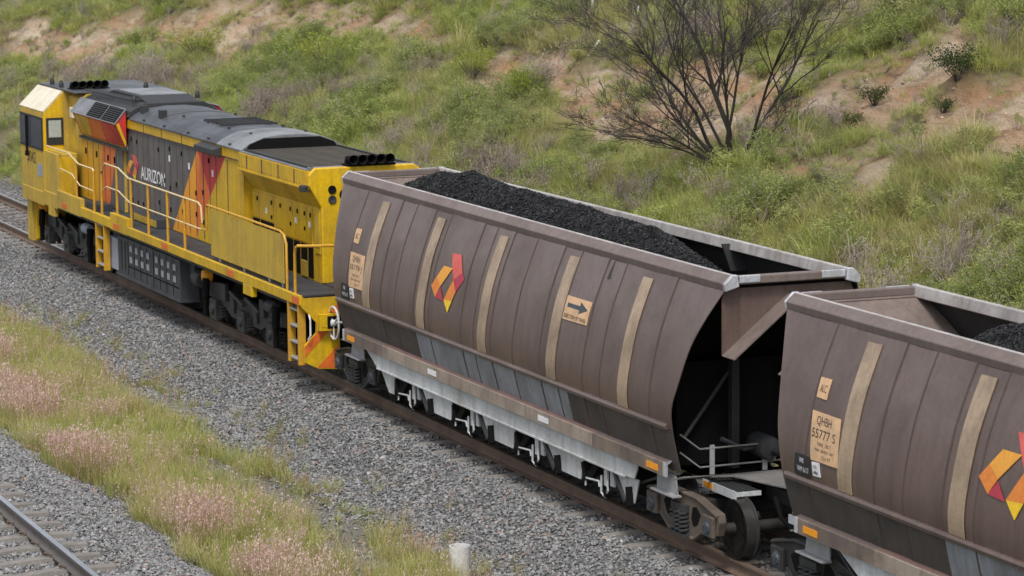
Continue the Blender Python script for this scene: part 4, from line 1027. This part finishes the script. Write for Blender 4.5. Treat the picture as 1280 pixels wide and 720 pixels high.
make_track('rusty track with concrete sleepers running under the coal train', 0, -110, 24, -48.2, 98, 'rail_rust', 'rail_top_brown', sl_mat='concrete_dirty')
make_track('near track in the bottom left corner, its rail head polished bright', -8.45, -60, 26, 1.2, 18, 'rail_grey', 'rail_top', sl_mat='concrete_dirty', clips=True)
# bright running band on the head, only from the cab forward
for s in (-1, 1):
    mb = MB(); mb.box(-110, -17.2, s*.66-.022, s*.66+.022, .0005, .002); o = mb.build('running_band', 'rail_top', [q for q in col.objects if q.name == 'railway_track'][0])

# ------------------------------------------------------------------ scatter
PROTO = {}
def proto_collection(name, meshes):
    c = bpy.data.collections.new(name)
    for i, me in enumerate(meshes):
        o = bpy.data.objects.new('%s_%02d' % (name, i), me); c.objects.link(o)
    return c
def scatter(name, protos, P, scale, idx, rotz, tilt, mat=None):
    me = bpy.data.meshes.new(name); me.from_pydata(P.tolist(), [], [])
    n = len(P)
    a = me.attributes.new('s', 'FLOAT', 'POINT'); a.data.foreach_set('value', scale.astype(np.float32))
    a = me.attributes.new('i', 'INT', 'POINT'); a.data.foreach_set('value', idx.astype(np.int32))
    a = me.attributes.new('r', 'FLOAT_VECTOR', 'POINT'); a.data.foreach_set('vector', np.stack([tilt[:, 0], tilt[:, 1], rotz], -1).astype(np.float32).ravel())
    o = bpy.data.objects.new(name, me); col.objects.link(o)
    ng = bpy.data.node_groups.new(name+'_scatter', 'GeometryNodeTree')
    ng.interface.new_socket('Geometry', in_out='INPUT', socket_type='NodeSocketGeometry'); ng.interface.new_socket('Geometry', in_out='OUTPUT', socket_type='NodeSocketGeometry')
    gi = ng.nodes.new('NodeGroupInput'); go = ng.nodes.new('NodeGroupOutput')
    ci = ng.nodes.new('GeometryNodeCollectionInfo'); ci.inputs['Collection'].default_value = proto_collection(name+'_source', protos); ci.inputs['Separate Children'].default_value = True; ci.inputs['Reset Children'].default_value = True
    ip = ng.nodes.new('GeometryNodeInstanceOnPoints'); ip.inputs['Pick Instance'].default_value = True
    def na(nm, tp):
        q = ng.nodes.new('GeometryNodeInputNamedAttribute'); q.data_type = tp; q.inputs['Name'].default_value = nm; return [s for s in q.outputs if s.enabled][0]
    ng.links.new(gi.outputs[0], ip.inputs['Points']); ng.links.new(ci.outputs[0], ip.inputs['Instance'])
    ng.links.new(na('i', 'INT'), ip.inputs['Instance Index']); ng.links.new(na('s', 'FLOAT'), ip.inputs['Scale'])
    er = ng.nodes.new('FunctionNodeEulerToRotation'); ng.links.new(na('r', 'FLOAT_VECTOR'), er.inputs[0]); ng.links.new(er.outputs[0], ip.inputs['Rotation'])
    ng.links.new(ip.outputs[0], go.inputs[0])
    md = o.modifiers.new('scatter', 'NODES'); md.node_group = ng
    tag(o, kind='stuff'); return o
def instance_ramp(t, stops):
    oi = t.nodes.new('ShaderNodeObjectInfo'); r = ramp(t, oi.outputs['Random'], stops); return r.outputs[0]
# stones
m, t, b = nmat('ballast_stone')
c = instance_ramp(t, [(0, (.11, .113, .118)), (.3, (.17, .173, .178)), (.62, (.225, .227, .232)), (.90, (.29, .29, .29)), (.96, (.24, .19, .165)), (.985, (.28, .19, .155)), (1, (.42, .42, .42))])
v = mapping(t); f = noise_fac(t, v, 3, 4, .6); c = mixc(t, 1.0, c, ramp(t, f, [(.3, (.7,)*3), (.7, (1.15,)*3)]).outputs[0], 'MULTIPLY')
g = t.nodes.new('ShaderNodeNewGeometry'); sp = N(t, 'ShaderNodeSeparateXYZ'); t.links.new(g.outputs['Position'], sp.inputs[0]); ab_ = N(t, 'ShaderNodeMath', operation='ABSOLUTE'); t.links.new(sp.outputs['Y'], ab_.inputs[0])
c = mixc(t, ramp(t, ab_.outputs[0], [(.0, (.55,)*3), (.85, (.45,)*3), (1, (0, 0, 0))]).outputs[0], c, (.15, .125, .105))
t.links.new(c, b.inputs['Base Color']); b.inputs['Roughness'].default_value = .85; b.inputs['Specular IOR Level'].default_value = .25; M['stone'] = m
stones = []
for i in range(10):
    V, Fc = rock_pts(10+i % 3, 300+i, .6+.04*(i % 5)); me = bpy.data.meshes.new('stone'); me.from_pydata(V.tolist(), [], Fc.tolist()); me.materials.append(M['stone']); stones.append(me)
def make_points(x0, x1, y0, y1, dens, keep=None, margin=1.1):
    n = int((x1-x0)*(y1-y0)*dens); P = np.stack([rng.uniform(x0, x1, n), rng.uniform(y0, y1, n), np.zeros(n)], -1)
    P = P[in_view(P, margin)]
    if keep is not None: P = P[keep(P)]
    P[:, 2] = [gz(x, y) for x, y in P[:, :2]]
    return P
sleep_x = np.array([-48.2+k*.68 for k in range(98)])
def off_sleeper(P, xs_, yc):
    d = np.abs(P[:, 0:1]-xs_[None, :]).min(1); ins = (np.abs(P[:, 1]-yc) < 1.22) & (d < .12)
    rail = np.abs(np.abs(P[:, 1]-yc)-.66) < .09
    return ~(ins | rail)
def edge_keep(P): # stones thin out into the grass
    y = P[:, 1]; n = np.array([mnoise.noise((x*.6, q*.6, 5)) for x, q in P[:, :2]])
    pr = 1-sstep(2.2, 3.3, -y-.55*n); pr = np.where(y < -4.6, sstep(5.2, 5.8, -y+.5*n), pr)
    pr = np.where(y > 2.2, 1-sstep(3.2, 4.3, y), pr)
    return (rng.random(len(P)) < np.maximum(pr, .02)) & off_sleeper(P, sleep_x, 0) & off_sleeper(P, np.array([1.2+k*.68 for k in range(18)]), -8.45)
parts = [make_points(-20, 16, -3.4, -1.1, 1000, edge_keep), make_points(-50, -20, -3.2, -1.1, 450, edge_keep), make_points(-46, 16, -1.1, 1.2, 330, edge_keep),
         make_points(-8, 14, -9.2, -4.6, 900, edge_keep), make_points(-62, -18, 1.1, 4.2, 170, edge_keep), make_points(-18, 14, -4.8, -3.2, 90, None)]
P = np.concatenate(parts); n = len(P); print('stones', n)
sc = rng.choice([.03, .038, .047, .06, .075], n, p=[.2, .3, .28, .17, .05])*rng.uniform(.85, 1.2, n)
P[:, 2] += sc*.15+rng.uniform(-.012, .02, n)
scatter('ballast', stones, P, sc, rng.integers(0, 10, n), rng.uniform(0, 6.28, n), rng.normal(0, .5, (n, 2)))

# grass ------------------------------------------------------------
def leaf_mat(name, stops, pscale=.5, tint=None, trans=.5):
    m, t, b = nmat(name)
    c = instance_ramp(t, stops)
    g = t.nodes.new('ShaderNodeNewGeometry'); f = noise_fac(t, g.outputs['Position'], pscale, 4, .6)
    if tint: c = mixc(t, ramp(t, f, [(.40, (0, 0, 0)), (.62, (.8,)*3)]).outputs[0], c, tint)
    t.links.new(c, b.inputs['Base Color']); b.inputs['Roughness'].default_value = .7; b.inputs['Specular IOR Level'].default_value = .2
    tr = t.nodes.new('ShaderNodeBsdfTranslucent'); t.links.new(c, tr.inputs['Color'])
    mx = t.nodes.new('ShaderNodeMixShader'); mx.inputs[0].default_value = trans
    t.links.new(b.outputs[0], mx.inputs[1]); t.links.new(tr.outputs[0], mx.inputs[2]); t.links.new(mx.outputs[0], t.nodes['Material Output'].inputs[0])
    return m
M['grass_green'] = leaf_mat('grass_green', [(0, (0.232, 0.319, 0.051)), (.5, (0.348, 0.435, 0.087)), (1, (0.464, 0.507, 0.145))], .35, (0.478, 0.450, 0.174))
M['grass_verge'] = leaf_mat('grass_verge', [(0, (0.270, 0.338, 0.074)), (.5, (0.378, 0.432, 0.115)), (1, (0.486, 0.499, 0.176))], .5, (0.513, 0.459, 0.216))
M['grass_dry'] = leaf_mat('grass_dry', [(0, (0.406, 0.334, 0.174)), (.5, (0.551, 0.464, 0.261)), (1, (0.464, 0.348, 0.217))], .6)
M['grass_hill'] = leaf_mat('grass_hill', [(0, (0.235, 0.32, 0.065)), (.5, (0.345, 0.425, 0.10)), (1, (0.455, 0.50, 0.165))], .16, (0.45, 0.425, 0.20))
M['grass_pink'] = leaf_mat('grass_pink', [(0, (.70, .44, .43)), (.5, (.74, .53, .50)), (1, (.74, .60, .52))], .6)
M['weed'] = leaf_mat('weed_leaf', [(0, (0.17, 0.22, 0.06)), (.5, (0.245, 0.295, 0.088)), (1, (0.34, 0.37, 0.125))], .3)
M['shrub_yellow'] = leaf_mat('shrub_leaf_yellow', [(0, (0.257, 0.311, 0.047)), (1, (0.351, 0.378, 0.068))], .3)
M['shrub_dark'] = leaf_mat('shrub_leaf_dark', [(0, (0.047, 0.074, 0.024)), (1, (0.081, 0.108, 0.034))], .3)
M['dead_stem'] = leaf_mat('dead_stem', [(0, (0.189, 0.155, 0.135)), (.5, (0.270, 0.223, 0.196)), (1, (0.351, 0.297, 0.257))], .3, trans=.1)
M['seed_red'] = leaf_mat('reddish_stem', [(0, (.24, .13, .05)), (1, (.32, .20, .07))], .6)
def blade(mb, x, y, h, lean, az, w, m=0, seg=3, curl=1.6):
    ca, sa = math.cos(az), math.sin(az); px, py = -sa*w/2, ca*w/2; vs = []
    for k in range(seg+1):
        t_ = k/seg; d = lean*h*t_**curl; z = h*t_*(1-.25*lean*t_); ww = 1-t_**2*.92
        vs += [(x+ca*d-px*ww, y+sa*d-py*ww, z), (x+ca*d+px*ww, y+sa*d+py*ww, z)]
    mb.add(vs, [(2*k, 2*k+1, 2*k+3, 2*k+2) for k in range(seg)], m)
def clump(name, seed, n, r, h, lean, w, mats, mfun=lambda k: 0, heads=0, headm=1, hz=.2):
    rr = random.Random(seed); mb = MB()
    for k in range(n):
        a = rr.uniform(0, 6.28); q = r*math.sqrt(rr.random())
        blade(mb, q*math.cos(a), q*math.sin(a), h*rr.uniform(.5, 1.1), rr.uniform(.1, lean), a+rr.gauss(0, .8), w*rr.uniform(.7, 1.3), mfun(k))
    for k in range(heads):
        a = rr.uniform(0, 6.28); q = r*1.1*math.sqrt(rr.random()); x, y = q*math.cos(a), q*math.sin(a); hh = h*rr.uniform(.85, 1.2); l = rr.uniform(.05, .3)
        tx, ty = x+math.cos(a)*l*hh, y+math.sin(a)*l*hh
        mb.tube([(x, y, 0), ((x+tx)/2, (y+ty)/2, hh*.6), (tx, ty, hh)], .002, 3, mats.index('grass_dry') if 'grass_dry' in mats else 0, False)
        for j in range(9):
            b_ = rr.uniform(0, 6.28); zz = hh-rr.uniform(0, .13); q2 = rr.uniform(.0, .03)
            mb.add([(tx+q2*math.cos(b_), ty+q2*math.sin(b_), zz), (tx+(q2+.008)*math.cos(b_+.5), ty+(q2+.008)*math.sin(b_+.5), zz+.008), (tx+(q2+.013)*math.cos(b_), ty+(q2+.013)*math.sin(b_), zz+.024)], [(0, 1, 2)], headm)
    me = bpy.data.meshes.new(name); me.from_pydata(mb.v, [], mb.f); me.polygons.foreach_set('material_index', mb.m)
    for q in mats: me.materials.append(M[q])
    return me
def leafy(name, seed, n, r, h, ls, mats, stems=7):
    """loose leafy weed: stems with small leaf faces through the volume"""
    rr = random.Random(seed); mb = MB(); tips = []
    for k in range(stems):
        a = rr.uniform(0, 6.28); q = r*rr.uniform(.3, 1); e = Vector((q*math.cos(a), q*math.sin(a), h*rr.uniform(.6, 1.0))); mid = e*.5+Vector((rr.gauss(0, .05), rr.gauss(0, .05), .05*h))
        mb.tube([(0, 0, 0), tuple(mid), tuple(e)], [.010, .006, .003], 3, len(mats)-1, False); tips.append((mid, e))
    for k in range(n):
        mid, e = rr.choice(tips); t_ = rr.random(); p = mid.lerp(e, t_)+Vector((rr.gauss(0, r*.16), rr.gauss(0, r*.16), rr.gauss(0, h*.09)))
        p.z = max(p.z, .02); u = Vector((rr.gauss(0, 1), rr.gauss(0, 1), rr.gauss(0, .7))).normalized(); v_ = u.orthogonal().normalized(); s_ = ls*rr.uniform(.6, 1.3)
        mb.add([tuple(p-u*s_), tuple(p+v_*s_*.45), tuple(p+u*s_), tuple(p-v_*s_*.45)], [(0, 1, 2, 3)], rr.randrange(max(1, len(mats)-1)))
    me = bpy.data.meshes.new(name); me.from_pydata(mb.v, [], mb.f); me.polygons.foreach_set('material_index', mb.m)
    for q in mats: me.materials.append(M[q])
    return me
def deadweed(name, seed, h, r, n):
    rr = random.Random(seed); mb = MB()
    for k in range(n):
        a = rr.uniform(0, 6.28); q = r*rr.uniform(.2, 1); e = Vector((q*math.cos(a), q*math.sin(a), h*rr.uniform(.6, 1.05))); s0 = Vector((rr.gauss(0, .06), rr.gauss(0, .06), 0))
        mb.tube([tuple(s0), tuple(s0.lerp(e, .5)+Vector((rr.gauss(0, .03), rr.gauss(0, .03), 0))), tuple(e)], [.007, .005, .002], 3, 0, False)
        for j in range(6):
            p = s0.lerp(e, rr.uniform(.35, 1)); d = Vector((rr.gauss(0, 1), rr.gauss(0, 1), rr.uniform(.3, 1.4))).normalized()*h*.2
            mb.tube([tuple(p), tuple(p+d)], [.004, .0015], 3, 0, False)
            mb.add([tuple(p+d), tuple(p+d+Vector((.015, 0, .03))), tuple(p+d+Vector((-.012, .01, .02)))], [(0, 1, 2)], 0)
    me = bpy.data.meshes.new(name); me.from_pydata(mb.v, [], mb.f); me.materials.append(M['dead_stem']); return me
hill_protos = [clump('h0', 1, 44, .20, .36, 1.1, .012, ['grass_hill']), clump('h1', 2, 44, .22, .32, 1.3, .012, ['grass_hill', 'grass_dry'], lambda k: int(k % 6 == 0)),
               clump('h2', 3, 44, .20, .46, .9, .011, ['grass_hill', 'grass_dry'], lambda k: int(k % 4 == 0)), clump('h3', 4, 36, .22, .42, 1.0, .011, ['grass_dry', 'grass_hill'], lambda k: int(k % 3 == 0)),
               clump('h4', 5, 46, .22, .36, 1.1, .013, ['grass_green']), leafy('h5', 6, 330, .30, .40, .020, ['weed', 'grass_hill', 'dead_stem']), deadweed('h6', 7, .75, .34, 12), deadweed('h7', 8, .5, .4, 12),
               leafy('h8', 9, 520, .38, .62, .022, ['weed', 'weed', 'dead_stem'], 12), clump('h9', 10, 46, .25, .20, 1.3, .012, ['grass_hill', 'grass_dry'], lambda k: int(k % 3 == 0))]
def hill_keep(P):
    X, Y = P[:, 0], P[:, 1]; n3 = vnoise(X, Y, .45, 3); s_ = scar_mask(X, Y, n3); n5 = vnoise(X, Y, 1.1, 8)
    pr = np.clip(1.02-1.15*s_+.75*n5, .05, 1)
    pr = np.where((X < -19) & (Y < 4.2), pr*sstep(2.8, 4.2, Y), pr)
    return rng.random(len(P)) < pr
P = np.concatenate([make_points(-50, 16, 2.6, 20, 52, hill_keep, 1.08), make_points(-105, -50, 2.8, 18, 30, hill_keep, 1.08)]); n = len(P); print('hill', n)
na_ = vnoise(P[:, 0], P[:, 1], .22, 11); nb_ = vnoise(P[:, 0], P[:, 1], .35, 12); nc_ = vnoise(P[:, 0], P[:, 1], .30, 13)
u = rng.random(n); ix = np.where(u < .3, 0, np.where(u < .55, 1, np.where(u < .72, 2, np.where(u < .80, 9, np.where(u < .86, 3, np.where(u < .92, 5, np.where(u < .94, 6, 4)))))))
u2 = rng.random(n)
ix = np.where((na_ > .05) & (u2 < .7), np.where(u2 < .52, 4, 5), ix)
ix = np.where((nb_ > .24) & (u2 < .20), np.where(u2 < .12, 6, 7), ix)
ix = np.where((nc_ > .24) & (u2 < .5), np.where(u2 < .2, 8, 5), ix)
ix = np.where((nc_ < -.3) & (u2 < .4), 3, ix)
big = 1+.45*vnoise(P[:, 0], P[:, 1], .5, 14)
scar_here = scar_mask(P[:, 0], P[:, 1], vnoise(P[:, 0], P[:, 1], .45, 3))
sc = rng.uniform(.65, 1.2, n)*np.clip(big, .55, 1.5)*np.where(scar_here > .35, .5, 1)
scatter('hillside_grass', hill_protos, P, sc, ix, rng.uniform(0, 6.28, n), rng.normal(0, .1, (n, 2)))
# verge grass between the tracks
verge_protos = [clump('v0', 21, 36, .13, .42, .8, .007, ['grass_verge', 'grass_dry'], lambda k: int(k % 6 == 0)), clump('v1', 22, 36, .14, .36, .9, .007, ['grass_verge']),
                clump('v2', 23, 30, .13, .42, .7, .006, ['grass_verge', 'grass_pink', 'grass_dry'], lambda k: 0 if k % 4 else 2, 5, 1), clump('v3', 24, 24, .13, .42, .7, .006, ['grass_verge', 'grass_pink', 'grass_dry'], lambda k: 0 if k % 4 else 1, 14, 1),
                clump('v4', 25, 22, .12, .34, .8, .006, ['seed_red', 'grass_verge', 'grass_dry'], lambda k: k % 3, 4, 0), clump('v5', 26, 26, .13, .24, 1.0, .007, ['grass_dry', 'grass_verge'], lambda k: int(k % 3 == 0)),
                leafy('v6', 27, 160, .16, .20, .014, ['weed', 'grass_verge', 'dead_stem'])]
PINK = [(-3.6, -5.3, 2.4, .45), (1.9, -5.6, 1.7, .4), (6.6, -5.1, 1.6, .55), (-9.5, -4.6, 2.4, .35), (10.0, -5.1, 1.6, .5)]
BARE = [(4.6, -3.45, 2.3, .55), (6.4, -3.3, 1.7, .5), (.5, -2.95, 2.4, .42), (-4.4, -3.0, 2.8, .4), (2.2, -3.7, 1.6, .42), (8.4, -3.7, 1.6, .45), (7.0, -4.7, .5, .35), (9.0, -4.4, .8, .25)]
def blob(P, L_):
    m_ = np.zeros(len(P))
    for cx, cy, rx, ry in L_: m_ = np.maximum(m_, 1-((P[:, 0]-cx)/rx)**2-((P[:, 1]-cy)/ry)**2)
    return m_
def verge_keep(P):
    X, Y = P[:, 0], P[:, 1]; n1 = vnoise(X, Y, .5, 21); n2 = vnoise(X, Y, 1.6, 22)
    edge = np.where(X < 2, -5.8, -5.6)+.42*n1+.34*n2
    d = sstep(2.1, 3.9, -Y-.6*n1+.5*n2)*.9+.1*sstep(1.5, 2.0, -Y)*(n2 > .1)
    d = d*sstep(-.15, .1, Y-edge)*np.clip(.8+1.1*n2+.5*vnoise(X, Y, .9, 24), .12, 1)
    d = d*np.clip(1-2.2*np.clip(blob(P, BARE)+.35*n2, 0, 1), .03, 1)
    d = d*np.where((X > 3), np.clip(.75+.7*n1, .25, 1), 1)
    return rng.random(len(P)) < d
P = np.concatenate([make_points(-14, 13, -6.6, -1.6, 150, verge_keep, 1.08), make_points(-32, -14, -6.6, -1.6, 60, verge_keep, 1.08)]); n = len(P); print('verge', n)
pk = blob(P, PINK); u = rng.random(n); inner = sstep(2.4, 3.6, -P[:, 1])
ix = np.where(u < .38, 0, np.where(u < .72, 1, np.where(u < .80, 2, np.where(u < .95, 5, 6))))
ix = np.where((pk+.5*vnoise(P[:, 0], P[:, 1], 1.3, 31) > .25) & (rng.random(n) < .6), np.where(rng.random(n) < .68, 3, 2), ix)
ix = np.where((inner < .6) & (rng.random(n) < .75), np.where(rng.random(n) < .55, 4, np.where(rng.random(n) < .6, 5, 1)), ix)
sc = rng.uniform(.6, 1.2, n)*np.where(inner < .5, .62, 1)*np.where(pk > .2, 1.25, 1)
scatter('verge_grass', verge_protos, P, sc, ix, rng.uniform(0, 6.28, n), rng.normal(0, .12, (n, 2)))

# ------------------------------------------------------------------ bare tree
def bare_tree(x, y):
    rr = random.Random(42); z = gz(x, y)-.1
    root = thing('bare_tree', 'leafless dark multi-stemmed tree on the bare clay of the bank', 'tree', (x, y, z))
    right = Vector((CR_.x, CR_.y, 0)).normalized(); away = Vector((CF.x, CF.y, 0)).normalized()
    limb, twig = MB(), MB()
    def grow(p, d, l, r, depth, mb):
        pts = [p]; rs = [r]; n = 5 if depth < 2 else 3
        for k in range(n):
            d = (d+Vector((rr.gauss(0, .15), rr.gauss(0, .15), rr.gauss(.05, .10)))).normalized(); p = p+d*l/n; pts.append(p); rs.append(max(r*(1-.62*(k+1)/n), .003))
        (limb if depth < 2 else twig).tube(pts, rs, 7 if depth < 1 else (5 if depth < 2 else 3), 0, False)
        if depth >= 4: return
        nb = (7, 6, 5, 3)[depth]
        for k in range(nb):
            t_ = rr.uniform(.3, 1.0) if depth else rr.uniform(.35, 1); i = min(int(t_*n), n-1); q = pts[i].lerp(pts[i+1], t_*n-i if t_ < 1 else 1)
            ax = Vector((rr.gauss(0, 1), rr.gauss(0, 1), rr.gauss(0, .6))).normalized(); nd = (d+ax*rr.uniform(.45, .9)).normalized()
            if nd.z < .0: nd.z *= .3
            grow(q, nd, l*rr.uniform(.36, .58), max(rs[i]*.55, .003), depth+1, mb)
    stems = [(-1.0, .85, 3.1, .036), (-.85, 1.05, 3.3, .042), (-.6, .85, 2.9, .034), (-.5, 1.2, 3.2, .036), (-.22, 1.3, 2.9, .034), (.16, 1.5, 3.8, .06), (.05, 1.4, 3.0, .036), (.42, 1.25, 3.2, .036), (.8, 1.1, 3.3, .04),
             (-1.2, .5, 2.5, .028), (-1.0, .28, 2.2, .024), (-.6, .35, 1.8, .024), (.6, .4, 1.5, .02)]
    for rx, uz, l, r in stems:
        d = (right*rx+Vector((0, 0, uz))+away*rr.uniform(-.5, .4)).normalized()
        grow(Vector((x, y, z))+right*rr.uniform(-.1, .1)+away*rr.uniform(-.1, .1), d, l, r, 0, limb)
    limb.build('trunk', 'bark', root, smooth=True); twig.build('twigs', 'twig', root)
bare_tree(-7.5, 9.4)
# shrubs one can tell apart on the bank
def shrub(name, label, x, y, r, h, leafm, n, ls=.045, group=None):
    me = leafy(name, int(abs(x*31+y*17)), n, r, h, ls, [leafm, leafm, 'twig'], 16)
    z = gz(x, y)-.03; root = thing(name, label, 'shrub', (x, y, z), group)
    bm = bmesh.new(); bm.from_mesh(me); ti = 2
    for nm, keep in (('foliage', lambda f: f.material_index < ti), ('stem', lambda f: f.material_index == ti)):
        b2 = bm.copy(); bmesh.ops.delete(b2, geom=[f for f in b2.faces if not keep(f)], context='FACES'); m2 = bpy.data.meshes.new(nm); b2.to_mesh(m2); b2.free()
        m2.materials.append(M[leafm] if nm == 'foliage' else M['twig']); m2.polygons.foreach_set('material_index', [0]*len(m2.polygons))
        o = bpy.data.objects.new(nm, m2); col.objects.link(o); o.parent = root
    bm.free()
def at_hill(u_, v_):
    d = FV+RV*((u_-640)/CAM['f'])-UV*((v_-360)/CAM['f']); h = _bv.ray_cast(Vector(C0), Vector(d).normalized()); return h[0].x, h[0].y
SH = 'shrubs on the bank'
SHRUBS = []
shrub('shrub', 'bright yellow-green leafy shrub on the bank above the coal wagon heap', -19.2, 10.05, .62, 1.0, 'shrub_yellow', 1500, .028, SH)
shrub('shrub', 'pale yellow-green shrub on the bank left of the brightest shrub', -25.3, 11.1, .7, 1.0, 'shrub_yellow', 1300, .028, SH)
shrub('shrub', 'lone dark shrub in the middle of the bare clay scar at right', -6.4, 11.9, .32, .42, 'shrub_dark', 700, .022, SH)
shrub('shrub', 'broad grey-green shrub at the right end of the bare clay scar', -4.75, 12.75, .75, .75, 'shrub_dark', 1600, .025, SH)
shrub('shrub', 'small dark shrub on the lower right edge of the clay scar', -4.4, 12.25, .32, .36, 'shrub_dark', 500, .02, SH)
shrub('shrub', 'large dark green shrub near the top right corner', -5.2, 14.3, .8, .9, 'weed', 1900, .028, SH)
shrub('shrub', 'rounded green shrub above the right clay scar', -10.4, 14.7, .8, .8, 'weed', 1600, .028, SH)
shrub('shrub', 'low dark shrub on the left edge of the right clay scar', -5.95, 11.1, .4, .38, 'shrub_dark', 600, .02, SH)
shrub('shrub', 'leafy yellow-green shrub on the bank behind the middle of the locomotive', -34.4, 10.4, .95, 1.1, 'shrub_yellow', 1300, .032, SH)
shrub('shrub', 'olive green shrub on the bank right of the locomotive cab', -43.4, 9.4, 1.0, 1.1, 'shrub_yellow', 1300, .032, SH)
def post(label, x, y, h, r, lean=(0, 0)):
    z = gz(x, y)-.1; mb = MB(); n = 4
    mb.tube([(0, 0, 0), (lean[0]*h*.5, lean[1]*h*.5, h*.5), (lean[0]*h, lean[1]*h, h)], [r, r*.98, r*.95], 8)
    mb.tube([(lean[0]*h, lean[1]*h, h), (lean[0]*h, lean[1]*h, h+.012)], [r*.8, r*.3], 8)
    o = mb.build('marker_post', 'post_white', None); o.location = (x, y, z); tag(o, label, 'post', 'white marker posts on the bank')
post('upright white post left of the bare tree crown, the taller of two', -23.7, 13.57, .75, .035)
post('short upright white post just left of the bare tree crown', -21.5, 13.8, .55, .03)
post('white stick leaning over to the right beside the bare tree', -21.0, 12.1, .65, .03, (.25, .62))
post('thin white post at the top edge of the picture above the right clay scar', -11.0, 16.0, .5, .03)
# PVC pipe stub in the ballast
px_, py_ = 10.3, -2.9; pz = gz(px_, py_)-.08
root = thing('pipe_stub', 'short grey plastic pipe standing upright in the weeds at the foot of the ballast', 'pipe', (px_, py_, pz))
mb = MB(); r0, r1 = .125, .110
mb.lathe([(r1, 0), (r0, 0), (r0+.002, .25), (r0+.006, .46), (r0+.006, .50), (r1+.004, .50), (r1, .2), (r1, .05)], (px_, py_, pz), 'z', 28); mb.build('pipe_wall', 'pvc', root, smooth=True)
mb = MB(); mb.lathe([(0, .30), (r1-.001, .30)], (px_, py_, pz), 'z', 20); mb.build('pipe_fill', 'dark', root)
mb = MB(); mb.obox((px_+.02, py_+r1-.006, pz+.47), (1, 0, 0), (0, 1, 0), (0, 0, 1), .012, .004, .03); mb.build('tape_tab', 'blue', root)

# clods and small stones lying in the eroded clay
m, t_, b_ = nmat('clay_clod'); c_ = instance_ramp(t_, [(0, (.24, .16, .115)), (.5, (.38, .28, .20)), (.8, (.46, .37, .29)), (1, (.32, .20, .13))]); t_.links.new(c_, b_.inputs['Base Color']); b_.inputs['Roughness'].default_value = .95; M['clod'] = m
clods = []
for i in range(5):
    V, Fc = rock_pts(12, 700+i, .6); me = bpy.data.meshes.new('clod'); me.from_pydata(V.tolist(), [], Fc.tolist()); me.materials.append(M['clod']); clods.append(me)
def clod_keep(P):
    s_ = scar_mask(P[:, 0], P[:, 1], vnoise(P[:, 0], P[:, 1], .45, 3)); return rng.random(len(P)) < s_*1.1-.15
P = np.concatenate([make_points(-35, 10, 8, 15, 16, clod_keep, 1.05), make_points(-80, -35, 6, 14, 8, clod_keep, 1.05)]); n = len(P); print('clods', n)
scatter('clay_clods', clods, P, rng.uniform(.02, .06, n)*rng.choice([1, 1, 1, 1.8], n), rng.integers(0, 5, n), rng.uniform(0, 6.28, n), rng.normal(0, .4, (n, 2)))
